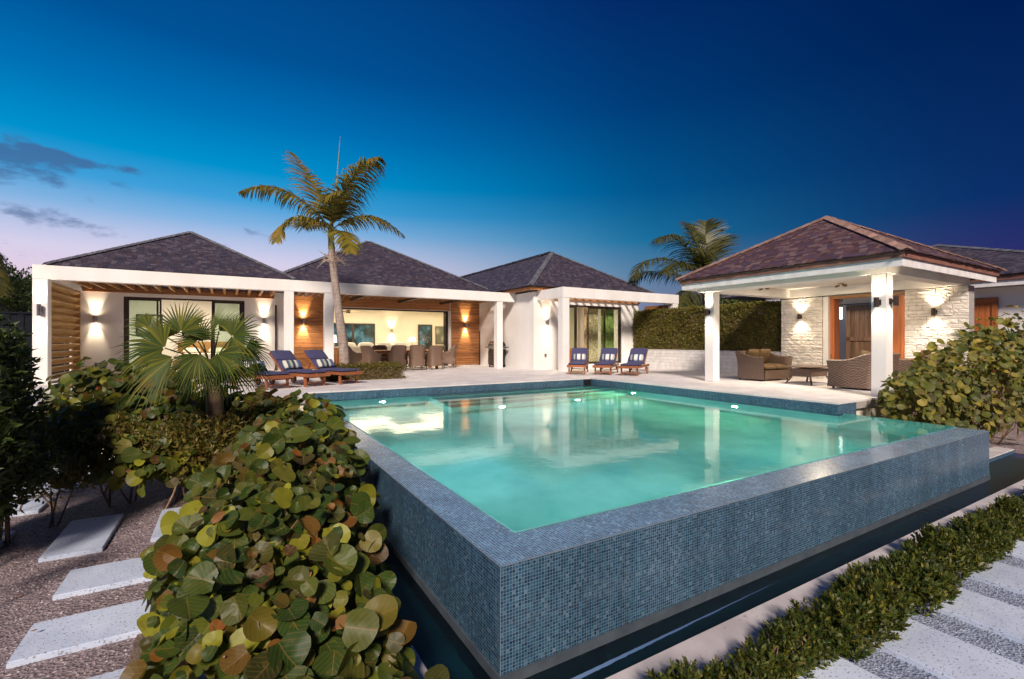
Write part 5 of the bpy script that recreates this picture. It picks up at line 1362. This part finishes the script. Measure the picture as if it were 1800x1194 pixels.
MB().tube([tuple(D(583, 438)), tuple(D(582, 420)), tuple(D(582, 400)), tuple(D(583, 378))], [.10, .085, .07, .04], 14).build('crownshaft', 'green_shaft', palm, smooth=True)
FR = [ # (points px, depth offset), leaflet length, count, droop
 ([(583, 402, 0), (560, 378, -.1), (520, 345, -.3), (470, 328, -.5), (422, 338, -.6)], .62, 46, .75),
 ([(582, 405, 0), (560, 392, -.3), (525, 382, -.7), (498, 394, -.93), (485, 425, -1.2)], .55, 42, .65),
 ([(583, 398, 0), (573, 370, .2), (556, 335, .4), (535, 300, .6), (512, 268, .8)], .66, 46, .42),
 ([(584, 398, 0), (594, 362, -.2), (612, 325, -.3), (640, 290, -.4), (668, 277, -.5)], .78, 50, .8),
 ([(585, 403, 0), (605, 390, .1), (640, 381, .2), (675, 388, .3), (710, 414, .4)], .52, 46, .7),
 ([(584, 408, 0), (598, 406, -.5), (610, 418, -.9), (617, 444, -1.2)], .45, 34, .5),
 ([(583, 400, 0), (585, 370, -.4), (592, 345, -.9), (606, 335, -1.4)], .70, 40, .95),
 ([(583, 403, 0), (565, 390, .5), (545, 388, 1.0), (530, 398, 1.5)], .5, 36, .7)]
for pts, ll, n, dr in FR: feather(palm, [tuple(D(*p)) for p in pts], ll*1.38, int(n*1.6), 'frond_leaf', dr)
MB().tube([tuple(D(587, 392)), tuple(D(591, 330)), tuple(D(598, 240))], [.03, .018, .004], 6).build('spear_leaf', 'green_shaft', palm)
m = MB()
for i in range(34):
    a = random.uniform(0, 6.283); e = random.uniform(-.3, .7); dv = V(math.cos(a), math.sin(a), e).normalized(); p0 = D(586+random.uniform(-3, 3), 458+random.uniform(-6, 6)); L1 = random.uniform(.25, .55)
    p1 = p0+dv*L1*.5+V(0, 0, random.uniform(-.05, .08)); p2 = p0+dv*L1+V(0, 0, random.uniform(-.16, .05)); m.tube([tuple(p0), tuple(p1), tuple(p2)], [.012, .008, .004], 4)
    for k in range(2): q = p1+V(random.uniform(-.12, .12), random.uniform(-.12, .12), random.uniform(-.1, .1)); m.tube([tuple(p1), tuple(q)], [.006, .003], 4)
simple('pale_twig', (.42, .30, .24), (.60, .46, .38), 12, .8, 0); m.build('flower_stalks', 'pale_twig', palm)

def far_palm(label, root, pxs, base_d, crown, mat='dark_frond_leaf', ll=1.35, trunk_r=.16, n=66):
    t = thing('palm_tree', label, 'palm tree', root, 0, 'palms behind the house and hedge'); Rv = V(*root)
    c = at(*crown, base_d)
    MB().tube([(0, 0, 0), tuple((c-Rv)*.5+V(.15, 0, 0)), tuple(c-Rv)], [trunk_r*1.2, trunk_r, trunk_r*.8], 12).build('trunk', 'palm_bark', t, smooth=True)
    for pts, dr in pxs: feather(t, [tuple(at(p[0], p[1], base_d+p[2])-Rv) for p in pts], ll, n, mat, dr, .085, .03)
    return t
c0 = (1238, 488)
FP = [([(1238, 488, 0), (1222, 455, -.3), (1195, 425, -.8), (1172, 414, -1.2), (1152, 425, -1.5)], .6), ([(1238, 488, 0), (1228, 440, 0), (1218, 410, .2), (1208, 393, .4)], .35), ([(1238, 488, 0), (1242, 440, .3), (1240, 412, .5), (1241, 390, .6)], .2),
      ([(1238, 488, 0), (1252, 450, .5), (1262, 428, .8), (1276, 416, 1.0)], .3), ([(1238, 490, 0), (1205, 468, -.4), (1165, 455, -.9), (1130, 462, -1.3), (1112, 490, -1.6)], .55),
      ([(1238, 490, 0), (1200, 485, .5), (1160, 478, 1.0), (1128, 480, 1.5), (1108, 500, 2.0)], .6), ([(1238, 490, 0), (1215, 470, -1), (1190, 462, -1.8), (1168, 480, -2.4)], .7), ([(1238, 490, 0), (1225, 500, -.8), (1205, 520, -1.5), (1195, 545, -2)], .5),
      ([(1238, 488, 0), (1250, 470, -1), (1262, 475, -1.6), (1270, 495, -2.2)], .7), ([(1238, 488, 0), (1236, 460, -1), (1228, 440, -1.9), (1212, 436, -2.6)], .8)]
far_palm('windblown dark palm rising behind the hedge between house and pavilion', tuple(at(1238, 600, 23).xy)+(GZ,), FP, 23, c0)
far_palm('palm at the left edge with only a few frond tips in view', tuple(at(-75, 600, 17).xy)+(GZ,), [([(-60, 440, 0), (-35, 430, 0), (-10, 445, 0), (6, 480, 0)], .8), ([(-60, 440, 0), (-30, 455, -.5), (-5, 480, -.8), (8, 520, -1)], .8), ([(-60, 440, 0), (-75, 400, 0), (-95, 380, 0), (-120, 390, 0)], .7), ([(-60, 440, 0), (-40, 480, .4), (-15, 520, .7), (12, 545, .9)], .6)], 17, (-60, 440), ll=.7)

# --- fan palm
def fan_leaf(parent, hub, foot, p, n_, Rr, spread=115, seg=30, droop=.25, mat='fan_leaf'):
    hub, foot, p, n_ = V(*hub), V(*foot), V(*p).normalized(), V(*n_).normalized(); n_ = (n_-p*n_.dot(p)).normalized(); s = p.cross(n_); m = MB()
    midp = (hub+foot)/2+V(0, 0, .06)
    m.tube([tuple(foot), tuple(midp), tuple(hub)], [.014, .010, .007], 6, .5)
    w = 2*R(spread)/seg
    for i in range(seg):
        a = -R(spread)+w*(i+.5); dv = p*math.cos(a)+s*math.sin(a); sv = -p*math.sin(a)+s*math.cos(a)
        Ln = Rr*(1-.30*(abs(a)/R(spread))**2)*random.uniform(.88, 1.06); var = random.uniform(0, .95); ks = [(.04, w*.04), (.28, w*.28), (.50, w*.44), (.78, w*.26), (1.0, .004)]
        dr = droop*random.uniform(.6, 1.5); prev = None
        for f, hw in ks:
            c = hub+dv*Ln*f+n_*(.03*Rr*math.sin(f*2.5))+V(0, 0, -dr*Rr*max(0, f-.45)**2*1.9); hw = hw*Rr*.5 if hw > .005 else .0015
            fold = n_*(-hw*.7); cur = (c-sv*hw, c+fold, c+sv*hw)
            if prev: m.face([prev[0], cur[0], cur[1], prev[1]], var); m.face([prev[1], cur[1], cur[2], prev[2]], var)
            prev = cur
    return m.build('frond', mat, parent)
fproot = tuple(at(392, 700, 6.3).xy)+(GZ,); FPv = V(*fproot)
fp = thing('fan_palm', 'young fan palm with spiky fan fronds in front of the left wing', 'fan palm', fproot)
ft_ = at(372, 655, 6.3)-FPv
MB().tube([(0, 0, 0), tuple(ft_*.6), tuple(ft_)], [.13, .11, .09], 12).build('trunk', 'bark', fp, smooth=True)
camx = V(math.cos(T_), -math.sin(T_), 0); camf = V(math.sin(T_), math.cos(T_), 0); UPV = V(0, 0, 1)
def sc(dx, dy, dz=0): return camx*dx + UPV*dy + camf*dz      # direction: right, up, away
FL = [((348, 600, 6.0), (-.4, .9, .2), (.1, .3, -1), .40, 105, .15), ((362, 640, 5.6), (.1, -1, -.2), (.1, .5, -1), .5, 85, .3), ((300, 650, 6.1), (-.95, -.5, .1), (-.1, .6, -1), .55, 65, .3),  # hub px, depth, dir(right, up, away), normal tilt, radius, spread, droop
 ((318, 584, 5.9), (-.1, 1, .2), (.1, .2, -1), .46, 112, .10), ((290, 612, 5.7), (-1, .25, -.1), (-.1, .45, -1), .62, 80, .35), ((305, 628, 5.5), (-.8, -.75, -.3), (-.3, .6, -1), .80, 62, .30),
 ((350, 622, 5.4), (-.25, -1, -.3), (0, .4, -1), .56, 75, .20), ((382, 622, 5.5), (.7, -.6, -.2), (.2, .5, -1), .58, 80, .30), ((408, 592, 6.0), (.9, .25, .1), (.2, .3, -1), .45, 120, .25),
 ((432, 612, 6.2), (.8, -.5, .2), (.3, .5, -1), .42, 100, .45), ((372, 585, 6.4), (.25, 1, .2), (-.6, .1, -1), .42, 38, .05), ((385, 582, 6.6), (.75, .8, .4), (-.3, .4, -1), .42, 60, .12),
 ((262, 575, 6.4), (-.8, .55, .3), (.1, .6, -1), .45, 45, .35), ((335, 640, 5.9), (-.6, -.9, .2), (-.2, .6, -1), .60, 60, .3), ((402, 645, 5.8), (.45, -.95, 0), (.2, .4, -1), .50, 70, .3),
 ((345, 575, 6.8), (-.25, 1, .5), (.5, .1, -1), .32, 28, .0), ((440, 640, 6.5), (.6, -.9, .2), (.4, .4, -1), .40, 60, .4)]
for hb, p, n_, Rr, sp_, dr in FL: fan_leaf(fp, tuple(at(*hb)-FPv), tuple(ft_), tuple(sc(*p)), tuple(sc(*n_)), Rr*(.80 if p[1] < -.4 else .95), sp_, 30 if sp_ > 70 else 20, dr)
# dark fan palm and shrubs behind the right sea grape
r2 = (15.0, 3.6, GZ); fp2 = thing('fan_palm', 'dark spiky fan palm in shadow by the entrance wing at the right edge', 'fan palm', r2); o2 = V(*r2)
MB().tube([(0, 0, 0), (0, 0, 1.7)], [.07, .06], 10).build('trunk', 'bark', fp2, smooth=True)
for i in range(13):
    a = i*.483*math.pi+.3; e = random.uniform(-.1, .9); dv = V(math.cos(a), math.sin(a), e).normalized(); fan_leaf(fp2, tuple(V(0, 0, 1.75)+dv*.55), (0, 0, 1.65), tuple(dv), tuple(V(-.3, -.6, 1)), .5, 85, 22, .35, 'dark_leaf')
shrub('dark shrub in front of the orange plank door at the right', 'leafy_shrub', 'shrub', [((16.9, 3.7, .4), (.8, .5, .9), 1), ((17.9, 4.2, .3), (.8, .6, .9), 1)], 3500, .12, 'dark_leaf', (17.4, 4.0, GZ), 8, .03)
shrub('dark foliage seen through the pavilion doorway', 'leafy_shrub', 'shrub', [((17.6, 8.0, .0), (.5, .8, .50), 1), ((17.8, 7.0, -.05), (.5, .6, .52), 1)], 2500, .11, 'dark_leaf', (17.6, 7.5, -.02), 8, .03, zmin=0)
def tree(label, x, y, h, r, n, size, mat='dark_leaf', grp='dark trees behind the garden'):
    t = thing('tree', label, 'tree', (x, y, GZ), 0, grp); O = V(x, y, GZ)
    bl = [((x, y, h*.62), (r, r, h*.36), 1)]+[((x+random.uniform(-.8, .8)*r, y+random.uniform(-.8, .8)*r, h*random.uniform(.4, .85)), (r*.5, r*.5, h*.2), 1) for _ in range(6)]
    leafy(t, 'crown', mat, bl, n, size, O, asp=.5, shell=(.3, 1.05)); stems_of(t, bl, 8, O, r*.07, (x, y, GZ)); return t
tree('round dark tree behind the fence at the left edge', *at(22, 600, 23).xy, 4.9, 1.5, 9000, .17); tree('darker tree at the left edge beside the house column', *at(-20, 600, 19).xy, 3.9, 1.6, 7000, .16)
tree('low dark tree between house and fence at the left', *at(48, 600, 26).xy, 4.3, 1.2, 4000, .17)
for px, d, h, lb in ((1215, 27, 3.6, 'dark tree under the windblown palm'), (1275, 25, 3.5, 'dark tree above the hedge left of the far pavilion post'), (1330, 26, 3.4, 'dark tree above the hedge inside the pavilion view'), (1390, 27, 3.3, 'dark tree above the hedge behind the stone wall')):
    tree(lb, *at(px, 600, d).xy, h, 1.7, 4200, .2)
# scattered dry leaves on the garden path
m = MB()
for i in range(160):
    x, y = random.uniform(-2.2, -.2), random.uniform(3.4, 8.5); c = V(x, y, GZ+.075 if random.random() < .3 else GZ+.02); s = random.uniform(.008, .022); a = random.uniform(0, 6.28); u = V(math.cos(a), math.sin(a), random.uniform(-.2, .4)); w = V(-math.sin(a), math.cos(a), random.uniform(-.2, .2))
    m.face([c-u*s, c+w*s*.5, c+u*s, c-w*s*.5], random.random())
o = m.build('fallen_leaves', 'dry_leaf'); o['kind'] = 'stuff'

# loose pebbles lying on the paths
def pebbles(name, x0, y0, x1, y1, n, z, mat, smax):
    m = MB()
    for i in range(n):
        c = V(random.uniform(x0, x1), random.uniform(y0, y1), z); s = random.uniform(.004, smax)*random.uniform(.5, 1); a = random.uniform(0, 3.14)
        e = [V(math.cos(a+k*math.pi/2)*s*(1.3 if k % 2 else .9), math.sin(a+k*math.pi/2)*s*(1.3 if k % 2 else .9), s*.1) for k in range(4)]
        t_ = V(s*.1, 0, s*.75); v_ = random.random()
        for k in range(4): m.face([c+e[k], c+e[(k+1) % 4], c+t_], v_)
    o = m.build(name, mat); o['kind'] = 'stuff'
simple('pebble_stone', (.22, .18, .18), (.55, .50, .50), 30, .8, 0, vary=.8)
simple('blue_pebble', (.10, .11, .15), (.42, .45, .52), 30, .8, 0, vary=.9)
pebbles('pebbles', -2.6, 3.0, .1, 8.5, 6500, GZ+.001, 'pebble_stone', .013)
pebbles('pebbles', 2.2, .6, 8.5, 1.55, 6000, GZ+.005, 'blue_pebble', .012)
pebbles('loose_grit', -1.2, 3.3, -.1, 5.6, 250, GZ+.041, 'pebble_stone', .007)
pebbles('loose_grit', 2.8, .7, 7.5, 1.55, 300, GZ+.041, 'blue_pebble', .006)
